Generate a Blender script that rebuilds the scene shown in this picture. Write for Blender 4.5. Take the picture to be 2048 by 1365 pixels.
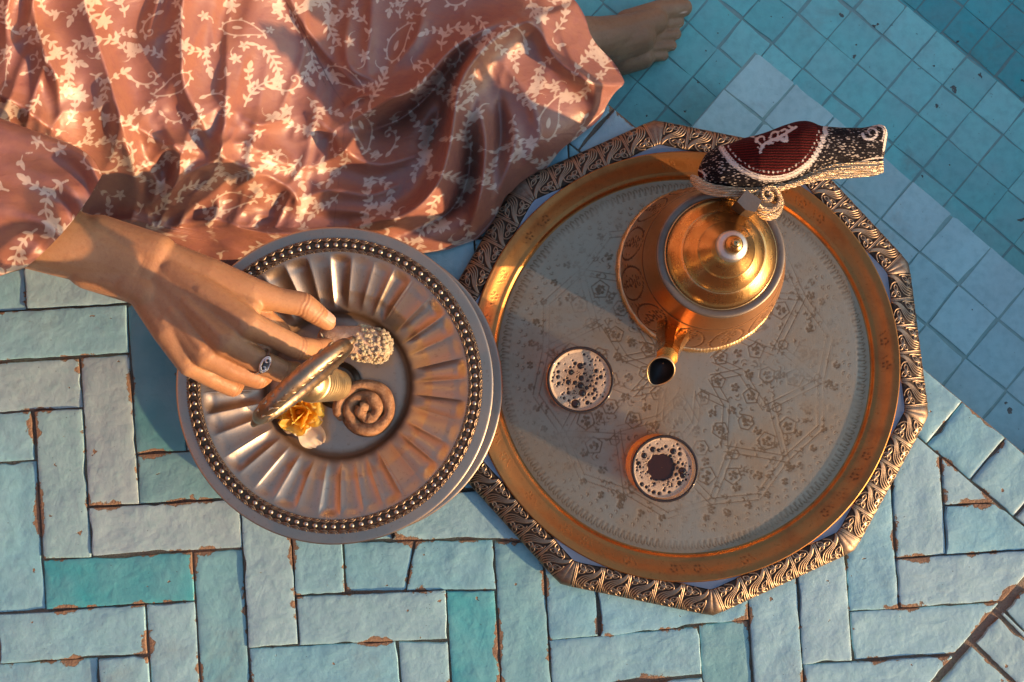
import bpy, bmesh, math, random
import numpy as np
from mathutils import Vector, Matrix, noise as mnoise

for o in list(bpy.data.objects):
    bpy.data.objects.remove(o, do_unlink=True)
scene = bpy.context.scene
COL = scene.collection
R = math.radians

# ------------------------------------------------------------------ camera
CAM_H, TILT, FPX = 1.2, R(3.0), 2389.0
cam_data = bpy.data.cameras.new('camera')
cam_data.sensor_width = 36.0
cam_data.lens = 36.0 * FPX / 2048.0
cam_data.clip_start = 0.02
cam_data.clip_end = 400.0
cam = bpy.data.objects.new('camera', cam_data)
COL.objects.link(cam)
cam.location = (0, 0, CAM_H)
cam.rotation_euler = (TILT, 0, 0)
scene.camera = cam

# ------------------------------------------------------------------ light
SUN_AZ, SUN_EL = R(-28.0), R(15.0)
sun_dir = Vector((math.cos(SUN_AZ) * math.cos(SUN_EL), math.sin(SUN_AZ) * math.cos(SUN_EL), math.sin(SUN_EL)))
world = bpy.data.worlds.new('World')
scene.world = world
world.use_nodes = True
wn = world.node_tree
for n in list(wn.nodes):
    wn.nodes.remove(n)
sky = wn.nodes.new('ShaderNodeTexSky')
sky.sky_type = 'NISHITA'
sky.sun_disc = False
sky.sun_elevation = SUN_EL
sky.sun_rotation = math.atan2(sun_dir.x, sun_dir.y)
sky.air_density = 1.0
sky.dust_density = 1.0
sky.ozone_density = 0.7
bg = wn.nodes.new('ShaderNodeBackground')
bg.inputs['Strength'].default_value = 0.15
wo = wn.nodes.new('ShaderNodeOutputWorld')
wn.links.new(sky.outputs[0], bg.inputs[0])
wn.links.new(bg.outputs[0], wo.inputs[0])
sun_data = bpy.data.lights.new('sun', 'SUN')
sun_data.energy = 3.5
sun_data.angle = R(0.9)
sun_data.color = (1.0, 0.58, 0.29)
sun = bpy.data.objects.new('sun', sun_data)
COL.objects.link(sun)
sun.rotation_euler = sun_dir.to_track_quat('Z', 'Y').to_euler()
sun.location = sun_dir * 10

scene.view_settings.view_transform = 'Standard'
scene.view_settings.look = 'None'
scene.view_settings.exposure = 1.0
scene.view_settings.gamma = 1.0
scene.view_settings.use_curve_mapping = False
scene.render.engine = 'CYCLES'
scene.cycles.use_denoising = True
scene.cycles.max_bounces = 7
scene.cycles.transparent_max_bounces = 12
scene.cycles.caustics_reflective = False
scene.cycles.caustics_refractive = False
scene.cycles.sample_clamp_indirect = 4.0

# ------------------------------------------------------------------ helpers
CT, ST = math.cos(TILT), math.sin(TILT)

def at(px, py, z=0.0):
    """A point of the photograph (2048 wide) at height z, in metres."""
    dx, dy, dz = (px - 1024.0) / FPX, -(py - 682.5) / FPX, -1.0
    wy, wz = dy * CT - dz * ST, dy * ST + dz * CT
    t = (z - CAM_H) / wz
    return Vector((dx * t, wy * t, z))

def at_np(px, py, z):
    dx, dy = (px - 1024.0) / FPX, -(py - 682.5) / FPX
    wy, wz = dy * CT + ST, dy * ST - CT
    t = (z - CAM_H) / wz
    return dx * t, wy * t, z

def mm(px, z=0.0):
    return px * (CAM_H - z) / FPX

_rng = np.random.default_rng(11)
TAB = _rng.random((256, 256))

def vnoise(x, y, seed=0):
    x = np.asarray(x, float); y = np.asarray(y, float)
    xi = np.floor(x).astype(int); yi = np.floor(y).astype(int)
    fx = x - xi; fy = y - yi
    fx = fx * fx * (3 - 2 * fx); fy = fy * fy * (3 - 2 * fy)
    a = (xi + seed * 37) % 256; b = (yi + seed * 91) % 256
    a1 = (a + 1) % 256; b1 = (b + 1) % 256
    return (TAB[a, b] * (1 - fx) + TAB[a1, b] * fx) * (1 - fy) + (TAB[a, b1] * (1 - fx) + TAB[a1, b1] * fx) * fy

def fbm(x, y, octs=4, seed=0):
    s = 0; amp = 1; tot = 0
    for k in range(octs):
        s = s + amp * vnoise(x * 2 ** k, y * 2 ** k, seed + k); tot += amp; amp *= 0.5
    return s / tot

def smooth(a, b, x):
    t = np.clip((np.asarray(x, float) - a) / (b - a), 0, 1)
    return t * t * (3 - 2 * t)

def link(o, parent=None):
    COL.objects.link(o)
    if parent is not None:
        o.parent = parent
    return o

def mesh_from(name, verts, faces, mat=None, smooth_shade=True, attrs=None):
    me = bpy.data.meshes.new(name)
    verts = np.asarray(verts, np.float32)
    if isinstance(faces, np.ndarray):
        nf, k = faces.shape
        me.vertices.add(len(verts)); me.vertices.foreach_set('co', verts.ravel())
        me.loops.add(nf * k); me.loops.foreach_set('vertex_index', faces.astype(np.int32).ravel())
        me.polygons.add(nf)
        me.polygons.foreach_set('loop_start', np.arange(0, nf * k, k, dtype=np.int32))
        me.polygons.foreach_set('loop_total', np.full(nf, k, np.int32))
        me.update(calc_edges=True)
    else:
        me.from_pydata(verts.tolist(), [], faces)
        me.update()
    me.polygons.foreach_set('use_smooth', np.full(len(me.polygons), smooth_shade))
    if attrs:
        for k2, v in attrs.items():
            a = me.attributes.new(k2, 'FLOAT', 'POINT')
            a.data.foreach_set('value', np.asarray(v, np.float32).ravel())
    if mat:
        me.materials.append(mat)
    me.validate()
    return me

def obj(name, me, parent=None, loc=None):
    o = bpy.data.objects.new(name, me)
    link(o, parent)
    if loc is not None:
        o.location = loc
    return o

def grid_faces(n, m, wrap_m=False, flip=False):
    """quads of an n x m grid of vertices (row major)."""
    i = np.arange(n - 1)[:, None]
    j = np.arange(m if wrap_m else m - 1)[None, :]
    j1 = (j + 1) % m
    a = i * m + j; b = i * m + j1; c = (i + 1) * m + j1; d = (i + 1) * m + j
    f = np.stack([a + 0 * j, b + 0 * i, c + 0 * i, d + 0 * j], -1).reshape(-1, 4)
    return f[:, ::-1] if flip else f

def grid_mesh(name, X, Y, Z, mat, wrap=False, flip=False, attrs=None):
    n, m = X.shape
    v = np.stack([X, Y, Z], -1).reshape(-1, 3)
    return mesh_from(name, v, grid_faces(n, m, wrap, flip), mat, True, attrs)

def lathe(name, prof, mat, seg=96, attrs=None, close=False):
    prof = np.array(prof, float)
    th = np.linspace(0, 2 * math.pi, seg, endpoint=False)
    X = prof[:, 0:1] * np.cos(th); Y = prof[:, 0:1] * np.sin(th); Z = prof[:, 1:2] + 0 * th
    return grid_mesh(name, X, Y, Z, mat, wrap=True, attrs=attrs)

def smooth_prof(pts, n=6):
    """Catmull-Rom through profile points."""
    p = np.array(pts, float)
    p = np.vstack([2 * p[0] - p[1], p, 2 * p[-1] - p[-2]])
    out = []
    for i in range(1, len(p) - 2):
        for t in np.linspace(0, 1, n, endpoint=False):
            a, b, c, d = p[i - 1], p[i], p[i + 1], p[i + 2]
            out.append(0.5 * (2 * b + (c - a) * t + (2 * a - 5 * b + 4 * c - d) * t * t + (3 * b - a - 3 * c + d) * t ** 3))
    out.append(p[-2])
    return np.array(out)

def tube_arrays(path, rad, seg=10, cap=True, scale_n=1.0):
    """verts, faces of a tube swept along path (list of 3-vectors) with radii."""
    P = np.array([tuple(p) for p in path], float); n = len(P)
    rad = np.broadcast_to(np.asarray(rad, float), (n,))
    T = np.gradient(P, axis=0); T /= np.maximum(np.linalg.norm(T, axis=1, keepdims=True), 1e-9)
    up = np.array([0, 0, 1.0])
    if abs(T[0] @ up) > 0.9:
        up = np.array([1.0, 0, 0])
    N = np.zeros_like(P); v = up
    for i in range(n):
        v = v - T[i] * (v @ T[i]); v = v / max(np.linalg.norm(v), 1e-9); N[i] = v
    B = np.cross(T, N)
    th = np.linspace(0, 2 * math.pi, seg, endpoint=False)
    V = P[:, None] + rad[:, None, None] * (N[:, None] * np.cos(th)[None, :, None] * scale_n + B[:, None] * np.sin(th)[None, :, None])
    verts = V.reshape(-1, 3).tolist()
    faces = grid_faces(n, seg, True).tolist()
    if cap:
        c0 = len(verts); verts.append(P[0].tolist()); verts.append(P[-1].tolist())
        for k in range(seg):
            faces.append([c0, (k + 1) % seg, k])
            faces.append([c0 + 1, (n - 1) * seg + k, (n - 1) * seg + (k + 1) % seg])
    return verts, faces

def tube(name, path, rad, mat, seg=10, **k):
    v, f = tube_arrays(path, rad, seg, **k)
    return mesh_from(name, v, f, mat)

def join(name, parts, mat):
    """one mesh from several (verts, faces) that belong to one solid piece"""
    V, F = [], []
    for v, f in parts:
        b = len(V); V += [list(x) for x in v]; F += [[i + b for i in q] for q in f]
    return mesh_from(name, V, F, mat)

def capsule(a, b, ra, rb, seg=20, rings=7):
    a, b = np.array(a, float), np.array(b, float)
    d = b - a; L = np.linalg.norm(d); d = d / max(L, 1e-9)
    pts, rr = [], []
    for t in np.linspace(-math.pi / 2, 0, rings):
        pts.append(a + d * ra * math.sin(t)); rr.append(max(ra * math.cos(t), 1e-4))
    for t in np.linspace(0, math.pi / 2, rings):
        pts.append(b + d * rb * math.sin(t)); rr.append(max(rb * math.cos(t), 1e-4))
    P = np.array(pts); up = np.array([0, 0, 1.0]) if abs(d[2]) < 0.9 else np.array([1.0, 0, 0])
    n1 = np.cross(d, up); n1 /= np.linalg.norm(n1); n2 = np.cross(d, n1)
    th = np.linspace(0, 2 * math.pi, seg, endpoint=False)
    V = P[:, None] + np.array(rr)[:, None, None] * (np.cos(th)[None, :, None] * n1 + np.sin(th)[None, :, None] * n2)
    verts = V.reshape(-1, 3).tolist(); faces = grid_faces(len(P), seg, True).tolist()
    faces.append(list(range(seg - 1, -1, -1))[::-1]); faces.append([(len(P) - 1) * seg + k for k in range(seg)][::-1])
    return verts, faces

def fuse(name, parts, voxel, iters, mat):
    """voxel-fuse overlapping closed pieces into one continuous skin and return the mesh"""
    tmp = bpy.data.objects.new('fuse_tmp', join('fuse_tmp', parts, None))
    bm = bmesh.new(); bm.from_mesh(tmp.data); bmesh.ops.recalc_face_normals(bm, faces=bm.faces); bm.to_mesh(tmp.data); bm.free()
    COL.objects.link(tmp)
    m = tmp.modifiers.new('r', 'REMESH'); m.mode = 'VOXEL'; m.voxel_size = voxel; m.use_smooth_shade = True
    if iters:
        s = tmp.modifiers.new('s', 'SMOOTH'); s.factor = 0.5; s.iterations = iters
    dg = bpy.context.evaluated_depsgraph_get()
    me = bpy.data.meshes.new_from_object(tmp.evaluated_get(dg))
    me.name = name
    old = tmp.data
    bpy.data.objects.remove(tmp, do_unlink=True); bpy.data.meshes.remove(old)
    me.materials.clear(); me.materials.append(mat)
    me.polygons.foreach_set('use_smooth', np.full(len(me.polygons), True))
    return me

def thing(name, label, cat, loc=(0, 0, 0), group=None):
    o = bpy.data.objects.new(name, None)
    o.empty_display_size = 0.02
    link(o); o.location = loc
    return tag(o, label, cat, group)

def tag(o, label, cat, group=None):
    o['label'] = label; o['category'] = cat
    if group:
        o['group'] = group
    return o

class Field:
    """signed distance canvas (inside > 0), drawn with strokes, leaves and discs"""
    def __init__(s, x0, y0, x1, y1, step):
        s.x0, s.y0, s.step = x0, y0, step
        s.nx = int((x1 - x0) / step) + 2; s.ny = int((y1 - y0) / step) + 2
        s.D = np.full((s.ny, s.nx), -12.0 * step)
        s.pad = 12.0 * step
    def win(s, xa, ya, xb, yb):
        i0 = max(0, int((xa - s.x0) / s.step)); i1 = min(s.nx, int((xb - s.x0) / s.step) + 2)
        j0 = max(0, int((ya - s.y0) / s.step)); j1 = min(s.ny, int((yb - s.y0) / s.step) + 2)
        if i0 >= i1 or j0 >= j1:
            return None
        X = s.x0 + s.step * np.arange(i0, i1)[None, :]; Y = s.y0 + s.step * np.arange(j0, j1)[:, None]
        return (slice(j0, j1), slice(i0, i1)), X, Y
    def put(s, sl, d):
        s.D[sl] = np.maximum(s.D[sl], d)
    def stroke(s, pts, w0, w1=None):
        w1 = w0 if w1 is None else w1
        n = len(pts) - 1
        for k in range(n):
            a, b = pts[k], pts[k + 1]
            wa = w0 + (w1 - w0) * k / n; wb = w0 + (w1 - w0) * (k + 1) / n
            p = s.pad * 0.5 + max(wa, wb)
            r = s.win(min(a[0], b[0]) - p, min(a[1], b[1]) - p, max(a[0], b[0]) + p, max(a[1], b[1]) + p)
            if r is None:
                continue
            sl, X, Y = r
            dx, dy = b[0] - a[0], b[1] - a[1]; L2 = dx * dx + dy * dy + 1e-9
            t = np.clip(((X - a[0]) * dx + (Y - a[1]) * dy) / L2, 0, 1)
            d = np.hypot(X - a[0] - t * dx, Y - a[1] - t * dy)
            s.put(sl, wa + (wb - wa) * t - d)
    def leaf(s, a, b, w):
        """pointed leaf from a to b, half width w"""
        dx, dy = b[0] - a[0], b[1] - a[1]; L = math.hypot(dx, dy) + 1e-9
        p = s.pad * 0.4 + w
        r = s.win(min(a[0], b[0]) - p, min(a[1], b[1]) - p, max(a[0], b[0]) + p, max(a[1], b[1]) + p)
        if r is None:
            return
        sl, X, Y = r
        u = ((X - a[0]) * dx + (Y - a[1]) * dy) / (L * L); v = np.abs((X - a[0]) * dy - (Y - a[1]) * dx) / L
        uu = np.clip(u, 0, 1)
        half = w * np.sin(math.pi * uu ** 0.8) ** 0.85
        d = np.where((u > 0) & (u < 1), (half - v) * 0.8, -np.hypot(v, np.where(u < 0, -u, u - 1) * L))
        s.put(sl, d)
    def disc(s, c, rad):
        p = s.pad * 0.4 + rad
        r = s.win(c[0] - p, c[1] - p, c[0] + p, c[1] + p)
        if r is None:
            return
        sl, X, Y = r
        s.put(sl, rad - np.hypot(X - c[0], Y - c[1]))
    def sample(s, x, y):
        fx = np.clip((np.asarray(x) - s.x0) / s.step, 0, s.nx - 1.001); fy = np.clip((np.asarray(y) - s.y0) / s.step, 0, s.ny - 1.001)
        i = fx.astype(int); j = fy.astype(int); u = fx - i; v = fy - j
        D = s.D
        return (D[j, i] * (1 - u) + D[j, i + 1] * u) * (1 - v) + (D[j + 1, i] * (1 - u) + D[j + 1, i + 1] * u) * v

# ------------------------------------------------------------------ materials
class NT:
    def __init__(s, name):
        s.mat = bpy.data.materials.new(name); s.mat.use_nodes = True
        s.t = s.mat.node_tree
        for n in list(s.t.nodes):
            s.t.nodes.remove(n)
        s.out = s.t.nodes.new('ShaderNodeOutputMaterial')
    def n(s, typ, **k):
        nd = s.t.nodes.new(typ)
        for a, b in k.items():
            setattr(nd, a, b)
        return nd
    def set(s, sock, v):
        if v is None:
            return
        if isinstance(v, bpy.types.NodeSocket):
            s.t.links.new(v, sock)
        elif isinstance(v, (tuple, list)) and len(v) == 3 and sock.type == 'RGBA':
            sock.default_value = (*v, 1)
        else:
            sock.default_value = v
    def coord(s, which='Object'):
        return s.n('ShaderNodeTexCoord').outputs[which]
    def pos(s):
        return s.n('ShaderNodeNewGeometry').outputs['Position']
    def noise(s, vec, scale, detail=4, rough=0.55, dist=0.0):
        nd = s.n('ShaderNodeTexNoise'); s.set(nd.inputs['Vector'], vec)
        nd.inputs['Scale'].default_value = scale; nd.inputs['Detail'].default_value = detail
        nd.inputs['Roughness'].default_value = rough; nd.inputs['Distortion'].default_value = dist
        return nd.outputs['Fac']
    def voro(s, vec, scale, feature='F1', out='Distance'):
        nd = s.n('ShaderNodeTexVoronoi', feature=feature); s.set(nd.inputs['Vector'], vec); nd.inputs['Scale'].default_value = scale
        return nd.outputs[out]
    def math(s, op, a, b=0.0, c=None, clamp=False):
        nd = s.n('ShaderNodeMath', operation=op, use_clamp=clamp)
        s.set(nd.inputs[0], a); s.set(nd.inputs[1], b)
        if c is not None:
            s.set(nd.inputs[2], c)
        return nd.outputs[0]
    def ramp(s, fac, a, b, lo=0.0, hi=1.0):
        nd = s.n('ShaderNodeMapRange', interpolation_type='SMOOTHSTEP'); s.set(nd.inputs['Value'], fac)
        nd.inputs['From Min'].default_value = a; nd.inputs['From Max'].default_value = b
        nd.inputs['To Min'].default_value = lo; nd.inputs['To Max'].default_value = hi
        return nd.outputs['Result']
    def mix(s, fac, a, b, blend='MIX'):
        nd = s.n('ShaderNodeMix', data_type='RGBA', blend_type=blend)
        s.set(nd.inputs['Factor'], fac); s.set(nd.inputs[6], a); s.set(nd.inputs[7], b)
        return nd.outputs[2]
    def attr(s, name):
        return s.n('ShaderNodeAttribute', attribute_name=name).outputs['Fac']
    def objcol(s):
        return s.n('ShaderNodeObjectInfo').outputs['Color']
    def rand(s):
        return s.n('ShaderNodeObjectInfo').outputs['Random']
    def bump(s, h, strength=0.5, dist=0.001, normal=None):
        nd = s.n('ShaderNodeBump'); s.set(nd.inputs['Height'], h)
        nd.inputs['Strength'].default_value = strength; nd.inputs['Distance'].default_value = dist
        if normal is not None:
            s.set(nd.inputs['Normal'], normal)
        return nd.outputs[0]
    def bsdf(s, color, rough=0.5, metal=0.0, normal=None, **k):
        b = s.n('ShaderNodeBsdfPrincipled')
        s.set(b.inputs['Base Color'], color); s.set(b.inputs['Roughness'], rough); s.set(b.inputs['Metallic'], metal)
        if normal is not None:
            s.set(b.inputs['Normal'], normal)
        for a, v in k.items():
            s.set(b.inputs[a.replace('_', ' ')], v)
        return b.outputs[0]
    def done(s, sh):
        s.t.links.new(sh, s.out.inputs['Surface'])
        return s.mat

def facing_mix(m, base, power, normal=None):
    """how mirror-like a clear surface is: little seen square on, much at a glancing angle"""
    lw = m.n('ShaderNodeLayerWeight'); lw.inputs['Blend'].default_value = 0.5
    if normal is not None:
        m.t.links.new(normal, lw.inputs['Normal'])
    return m.math('ADD', base, m.math('MULTIPLY', m.math('POWER', lw.outputs['Facing'], power), 1 - base))

def scaled(nt, vec, sx, sy, sz):
    nd = nt.n('ShaderNodeMapping'); nt.set(nd.inputs['Vector'], vec); nd.inputs['Scale'].default_value = (sx, sy, sz)
    return nd.outputs[0]
# ------------------------------------------------------------------ materials of the setting
def mat_tile(name, clay=(0.19, 0.125, 0.078), chip=1.0, rough=0.34, wavy=1.0):
    m = NT(name); p = m.pos(); col = m.objcol()
    n1 = m.noise(p, 22, 3, 0.5); n2 = m.noise(p, 95, 4, 0.6); n3 = m.noise(p, 420, 3, 0.65)
    c = m.mix(m.ramp(n1, 0.3, 0.75), col, m.mix(0.3, col, (0.34, 0.52, 0.56)))
    c = m.mix(m.ramp(n2, 0.35, 0.8, 0, 0.5), c, m.mix(0.55, c, (0.10, 0.33, 0.36)))
    stain = m.noise(scaled(m, p, 1, 1, 1), 9, 5, 0.7, 0.6)
    c = m.mix(m.ramp(stain, 0.55, 0.78, 0, 0.38), c, (0.22, 0.19, 0.16))
    dark = m.ramp(m.voro(p, 130), 0.05, 0.09, 0.75, 0)
    gate = m.ramp(m.noise(p, 40, 2), 0.52, 0.62)
    c = m.mix(m.math('MULTIPLY', dark, gate), c, (0.05, 0.045, 0.04))
    # missing glaze along the edges and in small pits
    e = m.attr('edge')
    ragged = m.math('ADD', m.math('MULTIPLY', m.math('SUBTRACT', m.noise(p, 150, 5, 0.75), 0.5), 0.012), m.math('MULTIPLY', m.math('SUBTRACT', m.noise(p, 24, 3, 0.6), 0.555), 0.036))
    lim = m.math('MULTIPLY', m.math('ADD', ragged, 0.0010), chip)
    chipm = m.ramp(m.math('SUBTRACT', lim, e), -0.0001, 0.0005)
    pit = m.ramp(m.noise(p, 75, 3, 0.5), 0.715, 0.73)
    mask = m.math('MAXIMUM', chipm, pit)
    cl = m.mix(n3, clay, (clay[0] * 1.9, clay[1] * 1.9, clay[2] * 1.9))
    c = m.mix(mask, c, cl)
    h = m.math('ADD', m.math('MULTIPLY', n1, 2.6 * wavy), m.math('ADD', m.math('MULTIPLY', n2, 0.8 * wavy), m.math('MULTIPLY', n3, 0.10)))
    h = m.math('SUBTRACT', h, m.math('MULTIPLY', mask, m.math('ADD', 0.9, m.math('MULTIPLY', n3, 1.4))))
    nrm = m.bump(h, 0.8, 0.0013)
    r = m.math('ADD', m.math('MULTIPLY', mask, 0.5), m.ramp(n2, 0.2, 0.9, rough, rough + 0.25), clamp=True)
    return m.done(m.bsdf(c, r, 0, nrm))

def mat_grout():
    m = NT('grout'); p = m.pos()
    n1 = m.noise(p, 60, 5, 0.7); n2 = m.noise(p, 500, 4, 0.7)
    c = m.mix(n1, (0.15, 0.105, 0.07), (0.38, 0.29, 0.21))
    c = m.mix(m.ramp(n2, 0.5, 0.75, 0, 0.7), c, (0.06, 0.04, 0.028))
    h = m.math('ADD', m.math('MULTIPLY', n1, 2.5), n2)
    return m.done(m.bsdf(c, 0.9, 0, m.bump(h, 0.9, 0.0015)))

def mat_plaster(name, col, scale=6):
    m = NT(name); p = m.pos()
    n1 = m.noise(p, scale * 0.15, 5, 0.6); n2 = m.noise(p, scale * 8, 4, 0.6)
    c = m.mix(n1, tuple(x * 0.75 for x in col), tuple(min(1, x * 1.2) for x in col))
    return m.done(m.bsdf(c, 0.85, 0, m.bump(n2, 0.4, 0.004)))

M_TILE = mat_tile('zellige_glaze')
M_POOLTILE = mat_tile('pool_tile_glaze', clay=(0.10, 0.12, 0.11), chip=0.55, rough=0.45, wavy=0.45)
M_GROUT = mat_grout()

def mat_pool_grout():
    m = NT('pool_grout'); p = m.pos()
    n = m.noise(p, 90, 4, 0.7)
    return m.done(m.bsdf(m.mix(n, (0.16, 0.36, 0.35), (0.36, 0.56, 0.54)), 0.9))
M_PGROUT = mat_pool_grout()

def mat_water():
    m = NT('pool_water'); p = m.pos()
    n = m.noise(p, 7, 2, 0.5); n2 = m.noise(p, 26, 2, 0.5)
    nrm = m.bump(m.math('ADD', n, m.math('MULTIPLY', n2, 0.15)), 0.25, 0.004)
    tr = m.n('ShaderNodeBsdfTransparent'); tr.inputs[0].default_value = (0.95, 0.995, 0.995, 1)
    gl = m.n('ShaderNodeBsdfGlossy'); gl.inputs['Roughness'].default_value = 0.02
    m.t.links.new(nrm, gl.inputs['Normal'])
    fr = facing_mix(m, 0.02, 5.0, nrm)
    mx = m.n('ShaderNodeMixShader')
    m.t.links.new(fr, mx.inputs[0]); m.t.links.new(tr.outputs[0], mx.inputs[1]); m.t.links.new(gl.outputs[0], mx.inputs[2])
    return m.done(mx.outputs[0])
M_WATER = mat_water()

# ------------------------------------------------------------------ deck frame: u runs along the pool edge, v towards the pool
O_ = at(1240, 226, 0); Q_ = at(2048, 905, 0)
EU = (Q_ - O_).normalized(); EV = Vector((-EU.y, EU.x, 0))
def uv(u, v, z=0.0):
    return Vector((O_.x + EU.x * u + EV.x * v, O_.y + EU.y * u + EV.y * v, z))
def to_uv(p):
    d = Vector((p.x - O_.x, p.y - O_.y, 0))
    return d.dot(EU), d.dot(EV)

def slab(name, corners, z0, z1, mat):
    n = len(corners)
    v = [(c[0], c[1], z1) for c in corners] + [(c[0], c[1], z0) for c in corners]
    f = [list(range(n)), list(range(2 * n - 1, n - 1, -1))] + [[k, n + k, n + (k + 1) % n, (k + 1) % n] for k in range(n)]
    o = obj(name, mesh_from(name, v, f, mat, False))
    o['kind'] = 'structure'
    return o

def ccw(poly):
    a = sum(poly[i][0] * poly[(i + 1) % len(poly)][1] - poly[(i + 1) % len(poly)][0] * poly[i][1] for i in range(len(poly)))
    return poly if a > 0 else poly[::-1]

def clip(poly, px, py, nx, ny):
    """keep the side where (p - P) . n >= 0"""
    out = []
    for i in range(len(poly)):
        a, b = poly[i], poly[(i + 1) % len(poly)]
        da = (a[0] - px) * nx + (a[1] - py) * ny; db = (b[0] - px) * nx + (b[1] - py) * ny
        if da >= 0:
            out.append(a)
        if da * db < 0:
            t = da / (da - db); out.append((a[0] + (b[0] - a[0]) * t, a[1] + (b[1] - a[1]) * t))
    return out

def tile_mesh(poly, seed, height=0.010, step=0.0028, jag=0.0011, pillow=0.0008, mat=None, lumps=0.0009):
    """an uneven handmade tile over a convex outline (metres), local to its centre; attribute edge = distance to the outline"""
    rg = np.random.default_rng(seed)
    P = np.array(ccw(poly), float); c = P.mean(0); P = P - c
    pts = []
    for i in range(len(P)):
        a, b = P[i], P[(i + 1) % len(P)]
        k = max(3, int(np.linalg.norm(b - a) / step))
        for t in range(k):
            pts.append(a + (b - a) * t / k)
    B = np.array(pts); n = len(B)
    r = np.linalg.norm(B, axis=1, keepdims=True)
    off = rg.random() * 90
    g = np.arange(n) * 0.37
    j = jag * (vnoise(g, g * 0 + off) - 0.15) + jag * 2.4 * np.clip(vnoise(g * 0.35, g * 0 + off + 7) - 0.62, 0, 1) * 3
    Bj = B * (1 - j[:, None] / np.maximum(r, 1e-6))
    rings = [1.0, 0.985, 0.955, 0.91, 0.84, 0.72, 0.55, 0.35, 0.15]
    V = [Bj + 0 * B]; Z = [np.full(n, -height)]
    tilt = rg.normal(0, 0.006, 2)
    X = np.concatenate([Bj * s for s in rings]); 
    def edge(X):
        d = np.full(len(X), 1.0)
        for i in range(len(P)):
            a, b = P[i], P[(i + 1) % len(P)]; e = (b - a) / np.linalg.norm(b - a)
            d = np.minimum(d, e[0] * (X[:, 1] - a[1]) - e[1] * (X[:, 0] - a[0]))
        return np.maximum(d, 0)
    ed = edge(X)
    z = X @ tilt - pillow * np.exp(-(ed / 0.0022)) + lumps * 2 * (fbm((X[:, 0] + c[0]) * 40 + off, (X[:, 1] + c[1]) * 40, 3, seed % 7) - 0.5)
    verts = np.concatenate([np.c_[Bj, np.full(n, -height)], np.c_[X, z], [[0, 0, 0.0]]])
    edge_attr = np.concatenate([np.zeros(n), ed, [edge(np.zeros((1, 2)))[0]]])
    F = []
    for k in range(len(rings)):
        a0 = k * n; b0 = (k + 1) * n
        for i in range(n):
            i1 = (i + 1) % n
            F.append([a0 + i, a0 + i1, b0 + i1, b0 + i])
    top = (len(rings)) * n; cc = len(verts) - 1
    for i in range(n):
        F.append([top + i, top + (i + 1) % n, cc])
    return mesh_from('tile', verts, F, mat, True, {'edge': edge_attr}), c

def add_tile(parent, poly, seed, z, color, mat, **k):
    me, c = tile_mesh(poly, seed, mat=mat, **k)
    o = obj('tile', me, parent, (c[0], c[1], z))
    o.color = (*color, 1)
    return o

PALE = [(0.30, 0.53, 0.59), (0.25, 0.50, 0.58), (0.33, 0.54, 0.585), (0.22, 0.49, 0.58), (0.34, 0.55, 0.60)]
TURQ = [(0.055, 0.37, 0.42), (0.075, 0.41, 0.46)]
MIDT = [(0.20, 0.46, 0.51), (0.18, 0.46, 0.53), (0.22, 0.48, 0.51)]

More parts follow.
